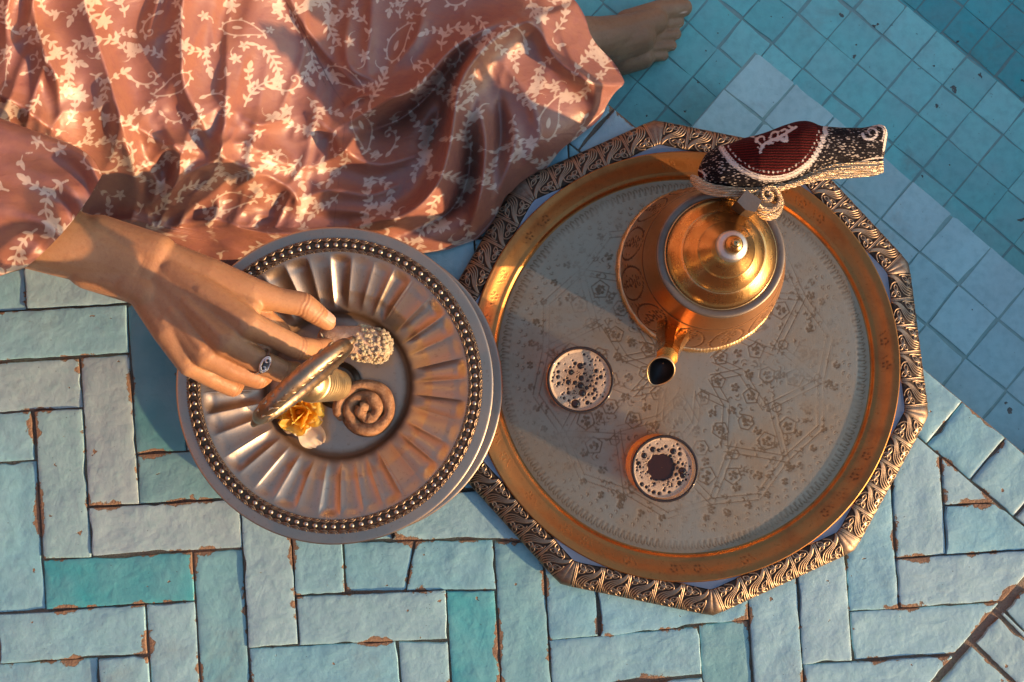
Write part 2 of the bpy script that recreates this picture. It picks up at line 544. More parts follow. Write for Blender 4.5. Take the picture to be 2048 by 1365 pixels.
def build_deck():
    big = [(-9, -9), (9, -9)]
    # deck: everything on the near side of the pool edge
    poly = clip([(-9, -9), (9, -9), (9, 9), (-9, 9)], O_.x, O_.y, -EV.x, -EV.y)
    deck = slab('deck', ccw(poly), -0.6, -0.0042, M_GROUT)
    rg = random.Random(5)
    W, L, ang = 100.3, 301.0, R(3.5)
    e1 = (math.cos(ang), -math.sin(ang)); e2 = (math.sin(ang), math.cos(ang))
    inner = uv(0, -0.0575)                       # herringbone field ends at the coping row
    d0 = at(2048, 1165); d1 = at(1871, 1365)     # diagonal joint in the near right corner
    dd = (d1 - d0).normalized(); dn = Vector((-dd.y, dd.x, 0))
    if (at(1500, 1300) - d0).dot(dn) < 0:
        dn = -dn
    known = {}   # colours of tiles that stand out, by a photo point inside them
    marks = [((230, 1170), TURQ[0]), ((320, 780), (0.10, 0.30, 0.33)), ((350, 960), (0.17, 0.37, 0.40)), ((40, 590), (0.18, 0.32, 0.33)), ((425, 1200), MIDT[0]),
             ((920, 1300), TURQ[1]), ((1430, 1320), (0.19, 0.43, 0.46)), ((620, 1140), MIDT[2]), ((1015, 1150), MIDT[0]), ((330, 1290), PALE[0]),
             ((90, 780), (0.34, 0.49, 0.52)), ((225, 870), (0.36, 0.48, 0.50)), ((120, 1000), (0.28, 0.48, 0.52)), ((320, 1060), (0.36, 0.51, 0.54)), ((540, 1280), (0.24, 0.47, 0.56))]
    seed = 0
    for i in range(-22, 23):
        for j in range(-5, 7):
            bx = 178 + i * (-W * e1[0] + W * e2[0]) + j * 2 * L * e1[0]
            by = 1015 + i * (-W * e1[1] + W * e2[1]) + j * 2 * L * e1[1]
            for kind in (0, 1):
                x, y = (bx, by) if kind == 0 else (bx + (L - W) * e1[0] + W * e2[0], by + (L - W) * e1[1] + W * e2[1])
                w, h = (L, W) if kind == 0 else (W, L)
                g = 1.5
                cs = [(g, g), (w - g, g), (w - g, h - g), (g, h - g)]
                seed += 1
                px = []
                for a, b in cs:
                    qx = x + a * e1[0] + b * e2[0]; qy = y + a * e1[1] + b * e2[1]
                    qy += 22 * math.exp(-((qx - 1150) / 260) ** 2)
                    px.append((qx + rg.uniform(-1.8, 1.8), qy + rg.uniform(-1.8, 1.8)))
                cx = sum(p[0] for p in px) / 4; cy = sum(p[1] for p in px) / 4
                if not (-520 < cx < 2480 and -230 < cy < 1830):
                    continue
                pw = [tuple(at(*p)[:2]) for p in px]
                pw = clip(ccw(pw), inner.x, inner.y, -EV.x, -EV.y)
                if len(pw) > 2:
                    pw = clip(pw, d0.x + dn.x * 0.004, d0.y + dn.y * 0.004, dn.x, dn.y)
                if len(pw) < 3:
                    continue
                area = abs(sum(pw[q][0] * pw[(q + 1) % len(pw)][1] - pw[(q + 1) % len(pw)][0] * pw[q][1] for q in range(len(pw)))) / 2
                if area < 0.00025:
                    continue
                col = rg.choice(PALE * 4 + MIDT)
                if cx > 1300:
                    col = tuple(c * f for c, f in zip(rg.choice(PALE), (1.0, 1.03, 1.06)))
                for (mx, my), mc in marks:
                    if abs(mx - cx) < w * 0.3 and abs(my - cy) < h * 0.3:
                        col = mc
                zt = rg.uniform(-0.0016, 0.0022)
                if abs(cx - 816) < 40 and abs(cy - 1135) < 25:      # the cracked brick: two pieces along a fine break
                    k0, k1 = at(829, 1080), at(811, 1186); kd = (k1 - k0).normalized(); kn = (-kd.y, kd.x)
                    for sg in (1, -1):
                        half = clip(pw, k0.x + sg * kn[0] * 0.0004, k0.y + sg * kn[1] * 0.0004, sg * kn[0], sg * kn[1])
                        if len(half) > 2:
                            add_tile(deck, half, seed + 4000 + sg, zt + 0.0003 * sg, col, M_TILE)
                    continue
                add_tile(deck, pw, seed, zt, col, M_TILE)
    # tiles beyond the diagonal joint, near right corner
    for poly in ([(2052, 1178), (2012, 1222), (2056, 1268), (2110, 1215)], [(1950, 1286), (1998, 1236), (2100, 1330), (2040, 1372)],
                 [(1880, 1368), (1944, 1294), (2026, 1370), (1960, 1440)], [(2004, 1229), (2008, 1226), (2060, 1276), (2054, 1280)]):
        add_tile(deck, [tuple(at(*p)[:2]) for p in poly], seed, 0.0, rg.choice(PALE), M_TILE); seed += 1
    # coping row along the water
    u = -0.75; k = 0
    while u < 1.25:
        w = 0.0575 + rg.uniform(-0.002, 0.002)
        g = 0.0008
        pw = [tuple(uv(a, b)[:2]) for a, b in ((u + g, -0.056), (u + w - g, -0.056), (u + w - g, -0.001), (u + g, -0.001))]
        add_tile(deck, pw, 900 + k, rg.uniform(-0.001, 0.001), tuple(c * 1.03 for c in rg.choice(PALE)), M_TILE, height=0.012, pillow=0.0016)
        u += w; k += 1
    return deck

def square_tiles(parent, u0, u1, v0, v1, z, s, colors, seed, shade=1.0, meshes=[]):
    """square pool tiles on a level; alike pieces share a few meshes"""
    rg = random.Random(seed)
    if not meshes:
        for q in range(6):
            h = 0.5 - 0.011
            meshes.append(tile_mesh([(-h, -h), (h, -h), (h, h), (-h, h)], 700 + q, height=0.15, step=0.12, jag=0.02, pillow=0.02, lumps=0.010, mat=M_POOLTILE)[0])
    ang = math.atan2(EU.y, EU.x)
    nu = int(round((u1 - u0) / s)); nv = int(round((v1 - v0) / s))
    for a in range(nu):
        for b in range(nv):
            p = uv(u0 + (a + 0.5) * s + rg.uniform(-0.0006, 0.0006), v0 + (b + 0.5) * s + rg.uniform(-0.0006, 0.0006), z)
            # only what the photograph shows, and a margin
            q = p - cam.location
            px = 1024 + FPX * q.x / -q.z; 
            yy = q.y * CT + q.z * ST; zz = -q.y * ST + q.z * CT
            px = 1024 + FPX * q.x / -zz; py = 682.5 - FPX * yy / -zz
            if not (1000 < px < 2180 and -160 < py < 1100):
                continue
            o = obj('tile', rg.choice(meshes), parent, p + Vector((0, 0, rg.uniform(-0.0006, 0.0006))))
            o.rotation_euler.z = ang + rg.choice((0, 1, 2, 3)) * math.pi / 2 + rg.uniform(-0.022, 0.022)
            o.scale = (s, s, s * 0.3)
            c = rg.choice(colors); f = rg.uniform(0.92, 1.08)
            o.color = (*(x * f for x in c), 1)

def build_pool():
    UE = 0.66            # unseen pool end, placed just out of view to shade foot and steps
    Z1, Z2, Z3, ZW = -0.075, -0.235, -0.43, -0.022
    # level 1: submerged bench with a corner, level 2: broad step, level 3: pool floor
    c1 = at(1510, 104, Z1); cu, cv = to_uv(c1)
    l3 = at(1799, 0, Z2); _, v3 = to_uv(l3)
    s1 = cv / 3.0; s2 = 0.0475
    bench = slab('pool_bench', [tuple(uv(a, b)[:2]) for a, b in ((cu, 0.0), (UE, 0.0), (UE, cv), (cu, cv))], Z2 - 0.004, Z1 - 0.0012, M_PGROUT)
    step = slab('pool_step', [tuple(uv(a, b)[:2]) for a, b in ((-2.5, 0.0), (UE, 0.0), (UE, v3), (-2.5, v3))], Z3 - 0.01, Z2 - 0.0012, M_PGROUT)
    floor = slab('pool_floor', [tuple(uv(a, b)[:2]) for a, b in ((-2.5, v3), (UE, v3), (UE, 4.0), (-2.5, 4.0))], Z3 - 0.1, Z3 - 0.0012, M_PGROUT)
    square_tiles(bench, cu, cu + s1 * 16, 0.002, 0.002 + s1 * 3, Z1, s1, [(0.40, 0.73, 0.76), (0.37, 0.72, 0.76), (0.43, 0.74, 0.77)], 3)
    n2 = int((v3) / s2)
    square_tiles(step, -0.60, -0.60 + s2 * 34, v3 - s2 * n2, v3, Z2, s2, [(0.23, 0.77, 0.75), (0.27, 0.80, 0.78), (0.20, 0.72, 0.71)], 4)
    square_tiles(floor, -0.2, -0.2 + s2 * 26, v3, v3 + s2 * 9, Z3, s2, [(0.06, 0.64, 0.68), (0.07, 0.68, 0.71)], 5)
    # terrace beyond the pool and its walls
    far = slab('terrace', ccw([tuple(uv(a, b)[:2]) for a, b in ((-9, 4.0), (9, 4.0), (9, 9), (-9, 9))]), -0.6, -0.004, M_GROUT)
    for a, b in ((-9, -2.5), (UE, 9)):
        slab('terrace', ccw([tuple(uv(x, y)[:2]) for x, y in ((a, 0.0), (b, 0.0), (b, 4.0), (a, 4.0))]), -0.6, -0.004, M_GROUT)
    w = slab('water', ccw([tuple(uv(a, b)[:2]) for a, b in ((-2.49, 0.002), (UE - 0.002, 0.002), (UE - 0.002, 3.99), (-2.49, 3.99))]), Z3 - 0.05, ZW, M_WATER)
    slab('shade_kerb', ccw([tuple(uv(x, y)[:2]) for x, y in ((UE + 0.004, 0.10), (UE + 0.22, 0.10), (UE + 0.22, 4.0), (UE + 0.004, 4.0))]), -0.05, 0.11, mat_plaster('shade_kerb_plaster', (0.45, 0.42, 0.36), 20))  # unseen kerb, added to keep the low sun off the bench and steps
    return Z2

def build_court():
    m = mat_plaster('terracotta_plaster', (0.36, 0.17, 0.095))
    def wall(name, label, x0, y0, x1, y1, h):
        # plain rendered wall with a projecting cap
        t = thing(name, label, 'wall', ((x0 + x1) / 2, (y0 + y1) / 2, 0))
        dx, dy = (x1 - x0) / 2, (y1 - y0) / 2
        L = math.hypot(dx, dy); nx, ny = -dy / L * 0.15, dx / L * 0.15
        for nm, zz0, zz1, k in (('wall_face', -0.6, h, 1.0), ('wall_cap', h, h + 0.12, 1.5)):
            c = [(-dx + nx * k, -dy + ny * k), (-dx - nx * k, -dy - ny * k), (dx - nx * k, dy - ny * k), (dx + nx * k, dy + ny * k)]
            v = [(*p, zz0) for p in c] + [(*p, zz1) for p in c]
            f = [[3, 2, 1, 0], [4, 5, 6, 7]] + [[i, (i + 1) % 4, 4 + (i + 1) % 4, 4 + i] for i in range(4)]
            obj(nm, mesh_from(nm, v, f, m, False), t)
    wall('courtyard_wall', 'tall terracotta courtyard wall behind the seated person in the floral dress', -5.0, -4.3, -5.0, 6.0, 5.0)
    wall('courtyard_wall', 'tall terracotta courtyard wall beyond the far side of the pool', -4.8, 6.3, 6.5, 6.3, 4.2)
    wall('courtyard_wall', 'tall terracotta courtyard wall behind the photographer', -4.8, -4.6, 5.5, -4.6, 4.0)

build_deck()
Z_STEP = build_pool()
build_court()
# ------------------------------------------------------------------ metals
def mat_metal(name, col, rough=0.3, dark=(0.08, 0.05, 0.03), groove=None, patch=0.5, rvar=0.2, scr=0.25, nscale=30, stain=None, gm=0.5, gr=0.25):
    """aged metal: patchy tarnish, fine scratches; 'groove' names a point attribute (> 0 in recesses or engraved lines)"""
    m = NT(name); p = m.pos()
    n1 = m.noise(p, nscale, 5, 0.62, 0.4); n2 = m.noise(p, 260, 4, 0.65); n3 = m.noise(scaled(m, p, 900, 60, 300), 1.0, 2, 0.5)
    c = m.mix(m.ramp(n1, 0.42, 0.72, 0, patch), col, stain if stain else tuple(x * 0.55 for x in col))
    c = m.mix(m.ramp(n2, 0.56, 0.74, 0, 0.45 * patch + 0.1), c, dark)
    r = m.math('ADD', m.ramp(n1, 0.25, 0.8, rough, rough + rvar), m.math('MULTIPLY', n2, 0.08))
    h = m.math('ADD', m.math('MULTIPLY', n2, 0.4), m.math('MULTIPLY', n3, scr))
    met = 1.0
    if groove:
        g = m.ramp(m.attr(groove), 0.05, 0.9)
        c = m.mix(g, c, dark)
        r = m.math('ADD', r, m.math('MULTIPLY', g, gr), clamp=True)
        met = m.math('SUBTRACT', 1.0, m.math('MULTIPLY', g, gm))
        h = m.math('SUBTRACT', h, m.math('MULTIPLY', m.attr(groove), 1.2))
    return m.done(m.bsdf(c, r, met, m.bump(h, 0.35, 0.0006)))

M_RIM = mat_metal('embossed_rim_metal', (0.36, 0.275, 0.19), 0.31, (0.048, 0.034, 0.023), 'groove', 0.4)
M_LEDGE = mat_metal('ledge_silver', (0.26, 0.29, 0.34), 0.30, (0.2, 0.2, 0.2), None, 0.3)
M_BRASS = mat_metal('tray_brass', (0.44, 0.205, 0.066), 0.27, (0.10, 0.045, 0.015), 'groove', 0.55, stain=(0.25, 0.11, 0.045))
M_TRAY = mat_metal('tray_silver_plate', (0.46, 0.38, 0.265), 0.33, (0.17, 0.105, 0.055), 'groove', 0.8, rvar=0.12, nscale=11, gm=0.0, gr=0.03, stain=(0.37, 0.265, 0.16))
M_COPPER = mat_metal('teapot_copper', (0.60, 0.315, 0.135), 0.26, (0.10, 0.042, 0.016), 'groove', 0.4, stain=(0.44, 0.205, 0.085))
M_LID = mat_metal('lid_brass', (0.60, 0.37, 0.155), 0.19, (0.20, 0.10, 0.03), None, 0.25, 0.1, 0.5)
M_OLDSILVER = mat_metal('dull_silver', (0.62, 0.60, 0.56), 0.32, (0.14, 0.11, 0.08), None, 0.4)
M_PEWTER = mat_metal('plate_pewter', (0.46, 0.375, 0.285), 0.27, (0.16, 0.10, 0.06), 'groove', 0.45, nscale=16, stain=(0.40, 0.32, 0.26))
M_BEAD = mat_metal('bead_pewter', (0.46, 0.40, 0.33), 0.26, (0.2, 0.13, 0.08), None, 0.2)
M_HANDLE = mat_metal('handle_bronze', (0.38, 0.275, 0.18), 0.27, (0.05, 0.03, 0.02), None, 0.5, nscale=120)
M_POST = mat_metal('post_brass', (0.78, 0.60, 0.33), 0.3, (0.12, 0.07, 0.03), None, 0.4)
M_FLANGE = mat_metal('flange_bronze', (0.24, 0.20, 0.165), 0.42, (0.10, 0.075, 0.05), None, 0.5)
M_DARK = NT('dark_inside'); M_DARK = M_DARK.done(M_DARK.bsdf((0.012, 0.009, 0.007), 0.5))

# ------------------------------------------------------------------ octagonal-looking ten sided tray
RIM_Z = 0.020
TRAY_C = at(1370, 730, RIM_Z)
TRAY_R = (at(1310, 228, RIM_Z) - at(1430, 1232, RIM_Z)).length / 2
v1 = at(1310, 228, RIM_Z) - TRAY_C
TRAY_A0 = math.atan2(v1.y, v1.x)
FLOOR_Z = 0.0087

def build_tray():
    t = thing('serving_tray', 'large ten-sided engraved brass and silver tray holding the teapot and two tea glasses', 'tray', (TRAY_C.x, TRAY_C.y, 0.0035))
    Rc = TRAY_R; w = 0.0272; PL = 0.0266
    def prof(tt):
        a = Rc * math.cos(R(18)) - (tt + 1) / 2 * w
        z = 0.0035 + (tt + 1) / 2 * 0.0075 + 0.0058 * np.sqrt(np.clip(1 - np.abs(tt) ** 3.2, 0, 1))
        return a, z
    # relief of one panel, drawn in millimetres: x along, y across (arc length)
    F = Field(0, 0, 26.4, 36, 0.3)
    Q = lambda u, v: (26.4 * (1 - u), 36 * v)
    def bez(a, b, c, d, n=16):
        return [tuple((1 - s) ** 3 * np.array(a) + 3 * (1 - s) ** 2 * s * np.array(b) + 3 * (1 - s) * s * s * np.array(c) + s ** 3 * np.array(d)) for s in np.linspace(0, 1, n)]
    for u in (0.015, 0.075):                                    # double bar between panels
        F.stroke([Q(u, 0), Q(u, 1)], 0.52)
    for k in range(4):                                          # four flowing strands
        o = k * 0.095
        F.stroke(bez(Q(0.97, 0.03 + o * 0.55), Q(0.78, 0.48 + o * 0.4), Q(0.36 + o * 0.35, 0.36 + o * 0.55), Q(0.20 + o * 0.75, 0.62 + o * 0.75)), 0.46, 0.62)
        F.stroke(bez(Q(0.20 + o * 0.75, 0.62 + o * 0.75), Q(0.12 + o * 0.8, 0.74 + o * 0.5), Q(0.13 + o * 0.8, 0.86 + o * 0.3), Q(0.24 + o * 0.7, 0.97)), 0.62, 0.4)
    def outline_leaf(a, b, wd):
        a = np.array(a, float); b = np.array(b, float); d = b - a; n_ = np.array([-d[1], d[0]]) / np.linalg.norm(d)
        for sg in (1, -1):
            F.stroke([tuple(a + d * s + n_ * sg * wd * math.sin(math.pi * s)) for s in np.linspace(0, 1, 9)], 0.55)
        F.stroke([tuple(a + d * 0.05), tuple(a + d * 0.5)], 0.3)
    for c, tips in (((0.36, 0.27), ((0.17, 0.06), (0.62, 0.24), (0.15, 0.40))), ((0.66, 0.78), ((0.90, 0.55), (0.44, 0.80), (0.80, 0.97)))):
        for tp in tips:
            outline_leaf(Q(*c), Q(*tp), 2.3)
        F.disc(Q(*c), 0.8)
    F.stroke(bez(Q(0.95, 0.45), Q(1.0, 0.66), Q(0.90, 0.72), Q(0.92, 0.98)), 0.5)
    F.stroke(bez(Q(0.45, 0.06), Q(0.62, 0.10), Q(0.74, 0.18), Q(0.70, 0.32)), 0.45)
    n, mm_ = 66, 74
    S = np.linspace(0, 1, n)[:, None] + np.zeros((1, mm_)); TT = np.zeros((n, 1)) + np.linspace(-1, 1, mm_)[None, :]
    arc = np.arcsin(np.clip(TT, -1, 1)) / math.pi * 0 + TT
    D = F.sample(S * 26.4, (1 - (arc + 1) / 2) * 36)
    up = smooth(-0.62, 0.30, D)
    a, z = prof(TT)
    edge_fade = smooth(1.0, 0.93, np.abs(TT))
    lift = (up - 0.5) * 0.0013 * edge_fade
    nr = TT * 0.35; nz = np.sqrt(1 - nr * nr)
    X = (S - 0.5) * PL; Y = a - nr * lift; Z = z + nz * lift
    panel = grid_mesh('rim_panel', X, Y, Z, M_RIM, flip=True, attrs={'groove': (1 - up) * edge_fade * 0.8})
    # corner piece, plain and worn: from the end of one side to the start of the next
    TT1 = np.linspace(-1, 1, 24)
    a1, z1 = prof(TT1)
    rows = []
    half = PL * 2.5
    cs, sn = math.cos(R(36)), math.sin(R(36))
    for q in np.linspace(0, 1, 7):
        x = half + (a1 * math.tan(R(18)) - half) * q
        rows.append(np.c_[x, a1 - 0.0006 * math.sin(q * math.pi / 2), z1 - 0.0004 + 0.0008 * math.sin(q * 3.1)])
    for q in np.linspace(1, 0, 7)[1:]:
        x = -(half + (a1 * math.tan(R(18)) - half) * q)
        y = a1 - 0.0006 * math.sin(q * math.pi / 2)
        # rotate by -36 degrees about z
        rows.append(np.c_[x * cs + y * sn, -x * sn + y * cs, z1 - 0.0004 + 0.0008 * math.sin(q * 3.1)])
    G = np.array(rows)
    corner = grid_mesh('rim_corner', G[:, :, 0], G[:, :, 1], G[:, :, 2], M_OLDSILVER2, flip=True)
    for s in range(10):
        rz = TRAY_A0 + R(18) + s * R(36) - math.pi / 2
        for k in range(5):
            o = obj('rim_panel', panel, t); o.rotation_euler.z = rz
            o.location = Vector((math.cos(rz) * (k - 2) * PL, math.sin(rz) * (k - 2) * PL, 0))
        o = obj('rim_corner', corner, t); o.rotation_euler.z = rz
    # flat silver ledge between the ten sides and the round brass slope
    ain = Rc * math.cos(R(18)) - w + 0.0008
    th = np.linspace(0, 2 * math.pi, 240, endpoint=False)
    rel = (th - (TRAY_A0 + R(18)) + R(18)) % R(36) - R(18)
    rp = ain / np.cos(rel)
    rows = [(rp, 0.0142), (0.6 * rp + 0.4 * 0.2135, 0.0136), (0 * rp + 0.2130, 0.0138)]
    X = np.array([r * np.cos(th) for r, _ in rows]); Y = np.array([r * np.sin(th) for r, _ in rows]); Z = np.array([z + 0 * th for _, z in rows])
    obj('ledge', grid_mesh('ledge', X, Y, Z, M_LEDGE, wrap=True), t)
    # engraved floor
    E = Field(-190, -190, 190, 190, 0.8)
    rg = random.Random(3)
    def P(r, an):
        return (r * math.cos(an), r * math.sin(an))
    def poly(c, r, n_, rot, wd=0.62):
        E.stroke([(c[0] + r * math.cos(rot + k * 2 * math.pi / n_), c[1] + r * math.sin(rot + k * 2 * math.pi / n_)) for k in range(n_ + 1)], wd)
    def floret(c, r, n_=5):
        for k in range(n_):
            an = k * 2 * math.pi / n_ + rg.random()
            E.disc((c[0] + r * 0.6 * math.cos(an), c[1] + r * 0.6 * math.sin(an)), r * 0.30)
        E.disc(c, r * 0.2)
    def band(a, b, g=3.0):
        d = np.array(b) - np.array(a); n_ = np.array([-d[1], d[0]]) / np.linalg.norm(d) * g
        E.stroke([tuple(np.array(a) + n_), tuple(np.array(b) + n_)], 0.48); E.stroke([tuple(np.array(a) - n_), tuple(np.array(b) - n_)], 0.48)
    for k in range(10):
        an = k * R(36) + 0.2; h = R(18)
        band(P(30, an), P(58, an + h)); band(P(58, an + h), P(92, an - h * 0.2)); band(P(92, an - h * 0.2), P(138, an + h * 1.0)); band(P(138, an + h), P(92, an + 2 * h + h * 0.2)); band(P(58, an + h), P(30, an + 2 * h))
        band(P(138, an + h), P(150, an + 2 * h)); band(P(150, an), P(138, an + h))
        for r_, o_, rr in ((38, 0, 7.5), (74, 0, 8.5), (112, h, 9.5), (120, -0.1, 9.0), (84, h, 8)):
            c = P(r_, an + o_); poly(c, rr, 5 if r_ != 84 else 6, an + rg.random()); floret(c, rr * 0.62)
        for r_, o_ in ((56, 0.02), (98, 0.33), (132, 0.08), (132, 0.52), (146, 0.30), (66, 0.30)):
            floret(P(r_, an + o_), 5.2, 5)
        poly(P(102, an), 5, 6, an)
    for k in range(520):
        an = rg.random() * 2 * math.pi; r_ = 30 + 118 * math.sqrt(rg.random()); c = P(r_, an); b = rg.random() * 6.28
        E.leaf(c, (c[0] + 4.6 * math.cos(b), c[1] + 4.6 * math.sin(b)), 0.75); E.leaf(c, (c[0] + 3.8 * math.cos(b + 1.3), c[1] + 3.8 * math.sin(b + 1.3)), 0.65)
        if k % 3 == 0:
            E.stroke([(c[0] + 3.2 * math.cos(b + q), c[1] + 3.2 * math.sin(b + q)) for q in np.linspace(2.5, 5.2, 6)], 0.4)
    for k in range(90):
        an = k * 2 * math.pi / 90
        for dr in (0, 5.5):
            c = P(166 - dr, an + (0.018 if dr else 0))
            E.stroke([(c[0] + 1.7 * math.cos(an + q), c[1] + 1.7 * math.sin(an + q)) for q in np.linspace(0.6, 4.6, 7)], 0.5)
    for k in range(44):
        floret(P(153, k * 2 * math.pi / 44), 4.4, 6)
    for k in range(190):
        an = k * 2 * math.pi / 190
        E.stroke([P(174, an), P(181, an + 0.008), P(182.5, an + 0.018), P(180.5, an + 0.026), P(174, an + 0.024)], 0.38)
    rr = np.concatenate([np.linspace(0.00005, 0.186, 190)]); th = np.linspace(0, 2 * math.pi, 760, endpoint=False)
    RR, TH = np.meshgrid(rr, th, indexing='ij')
    X = RR * np.cos(TH); Y = RR * np.sin(TH)
    wear = fbm(X * 25 + 3, Y * 25 + 8, 4, 2)
    D = E.sample(X * 1000, Y * 1000)
    g = smooth(-0.55, 0.30, D) * (0.45 + 0.55 * smooth(0.3, 0.55, wear))
    border = smooth(0.170, 0.184, RR) * 0.5
    Z = 0.0052 - g * 0.00035 + 0.0006 * (fbm(X * 9, Y * 9, 2, 5) - 0.5)
    obj('engraved_floor', grid_mesh('engraved_floor', X, Y, Z, M_TRAY, wrap=True, attrs={'groove': np.clip(g * (0.66 - 0.25 * smooth(0.170, 0.175, RR)) + border * 0.8, 0, 1)}), t)
    # brass slope with stamped florets
    pr = smooth_prof([(0.2128, 0.0128), (0.2134, 0.0150), (0.2122, 0.0164), (0.2100, 0.0158), (0.2060, 0.0142), (0.2000, 0.0106), (0.1945, 0.0078), (0.1925, 0.0073), (0.1902, 0.0066), (0.1880, 0.0046), (0.1862, 0.0040), (0.1850, 0.0050)], 5)
    th = np.linspace(0, 2 * math.pi, 720, endpoint=False)
    X = pr[:, 0:1] * np.cos(th); Y = pr[:, 0:1] * np.sin(th); Z = pr[:, 1:2] + 0 * th
    S2 = Field(-216, -216, 216, 216, 0.7)
    for k in range(54):
        an = k * 2 * math.pi / 54
        if rg.random() < 0.18:
            continue
        c = P(200.5, an)
        for q in range(5):
            b = q * R(72) + an
            S2.disc((c[0] + 3.1 * math.cos(b), c[1] + 3.1 * math.sin(b)), 1.25)
        S2.stroke([P(197, an + 0.03), P(203, an + 0.05)], 0.5)
    g = smooth(-0.6, 0.5, S2.sample(X * 1000, Y * 1000)) * (0.25 + 0.75 * smooth(0.35, 0.65, fbm(X * 30, Y * 30, 3, 9))) * 0.7
    obj('brass_slope', grid_mesh('brass_slope', X, Y, Z - g * 0.0003, M_BRASS, wrap=True, flip=True, attrs={'groove': g}), t)
    # underside
    obj('underside', lathe('underside', [(0.0005, 0.0005), (0.19, 0.0005), (0.21, 0.004), (0.2135, 0.015)], M_LEDGE, 96), t)
    return t
M_OLDSILVER2 = mat_metal('worn_corner', (0.27, 0.21, 0.155), 0.36, (0.05, 0.038, 0.028), None, 0.7, nscale=190)
build_tray()

# ------------------------------------------------------------------ teapot
TP = at(1396, 541, FLOOR_Z)
HD = Vector((0.46, 0.89, 0)).normalized()

def build_teapot():
    t = thing('teapot', 'engraved copper teapot with stepped conical brass lid, standing on the large tray', 'teapot', TP)
    body = smooth_prof([(0.060, 0.004), (0.074, 0.006), (0.0785, 0.013), (0.0795, 0.022), (0.0775, 0.040), (0.0725, 0.066), (0.0665, 0.090), (0.0605, 0.110), (0.0570, 0.121), (0.0560, 0.127)], 9)
    th = np.linspace(0, 2 * math.pi, 420, endpoint=False)
    X = body[:, 0:1] * np.cos(th); Y = body[:, 0:1] * np.sin(th); Z = body[:, 1:2] + 0 * th
    arc = np.concatenate([[0], np.cumsum(np.hypot(*np.diff(body, axis=0).T))]) * 1000
    F = Field(-5, -5, 505, arc[-1] + 5, 0.8)
    rg = random.Random(8)
    h0 = 22
    for k in range(12):
        c = k * 41.5 + 20
        F.stroke([(c + 17 * math.cos(a), h0 + 42 + 34 * math.sin(a)) for a in np.linspace(0, 2 * math.pi, 26)], 1.0)
        for q in range(5):
            F.stroke([(c + (4 + q * 1.1) * math.cos(a + q) * (1 - a / 9), h0 + 20 + q * 11 + 5 * math.sin(a + q) * (1 - a / 9)) for a in np.linspace(0, 5.5, 14)], 0.75)
        F.stroke([(c, h0 + 12), (c + 2, h0 + 40), (c - 2, h0 + 72)], 0.4)
        for q in range(7):
            a = rg.uniform(-13, 13), rg.uniform(0, 72)
            F.leaf((c + a[0], h0 + a[1]), (c + a[0] + rg.uniform(-4, 4), h0 + a[1] + 4), 0.9)
        for q in range(9):
            x = c + 20.7; y = h0 + 4 + q * 8.5
            F.stroke([(x - 2.6, y), (x + 2.6, y + 1.5)], 0.42)
    for y in (h0 - 2, h0 + 82):
        F.stroke([(0, y), (500, y)], 0.5)
    g = smooth(-0.5, 0.4, F.sample(np.broadcast_to(th / (2 * math.pi) * 498, X.shape), np.broadcast_to(arc[:, None], X.shape)))
    nx = np.cos(th); 
    X -= g * 0.00035 * np.cos(th); Y -= g * 0.00035 * np.sin(th)
    obj('body', grid_mesh('body', X, Y, Z, M_COPPER, wrap=True, attrs={'groove': g}), t)
    # braided foot ring
    seg = 360; th = np.linspace(0, 2 * math.pi, seg, endpoint=False); ph = np.linspace(0, 2 * math.pi, 14, endpoint=False)
    PH, TH = np.meshgrid(ph, th, indexing='ij')
    rr = 0.0052 + 0.0009 * np.sin(90 * TH + 2 * PH) * np.sin(60 * TH - 3 * PH)
    ring = grid_mesh('foot_ring', (0.0775 + rr * np.cos(PH)) * np.cos(TH), (0.0775 + rr * np.cos(PH)) * np.sin(TH), 0.0052 + rr * np.sin(PH), M_POST, wrap=True)
    bm = bmesh.new(); bm.from_mesh(ring)
    fs = []
    vs = list(bm.verts); bm.verts.ensure_lookup_table()
    for k in range(seg):
        k1 = (k + 1) % seg
        f = bm.faces.new((bm.verts[13 * seg + k], bm.verts[13 * seg + k1], bm.verts[k1], bm.verts[k])); f.smooth = True
    bm.to_mesh(ring); bm.free()
    obj('foot_ring', ring, t)
    # lid: flange, stepped cone, knob
    lid = obj('lid', lathe('lid', smooth_prof([(0.0505, 0.1310), (0.0492, 0.1318), (0.0482, 0.1342), (0.0450, 0.1385), (0.0385, 0.1445), (0.0362, 0.1460), (0.0350, 0.1478), (0.0315, 0.1520), (0.0265, 0.1568), (0.0250, 0.1582), (0.0238, 0.1600), (0.0200, 0.1645), (0.0150, 0.1705), (0.0122, 0.1750), (0.0090, 0.1790)], 6), M_LID, 128), t)
    obj('lid_flange', lathe('lid_flange', smooth_prof([(0.0545, 0.1245), (0.0570, 0.1275), (0.0576, 0.1300), (0.0570, 0.1316), (0.0550, 0.1323), (0.0520, 0.1320), (0.0502, 0.1310)], 5), M_FLANGE, 128), t)
    kb = obj('knob', lathe('knob', smooth_prof([(0.0085, 0.1770), (0.0128, 0.1800), (0.0138, 0.1830), (0.0126, 0.1862), (0.0095, 0.1880), (0.0080, 0.1890), (0.0072, 0.1915)], 5), M_OLDSILVER, 64), t)
    obj('knob_tip', lathe('knob_tip', smooth_prof([(0.0066, 0.1905), (0.0078, 0.1935), (0.0070, 0.1965), (0.0042, 0.1990), (0.0034, 0.2005), (0.0038, 0.2025), (0.0026, 0.2045), (0.0006, 0.2052)], 5), M_LID, 48), kb)
    # spout: from the body out to a cut, leaf shaped mouth
    sd = -HD; side = Vector((-sd.y, sd.x, 0))
    def S(r, z, s=0.0):
        return sd * r + side * s + Vector((0, 0, z))
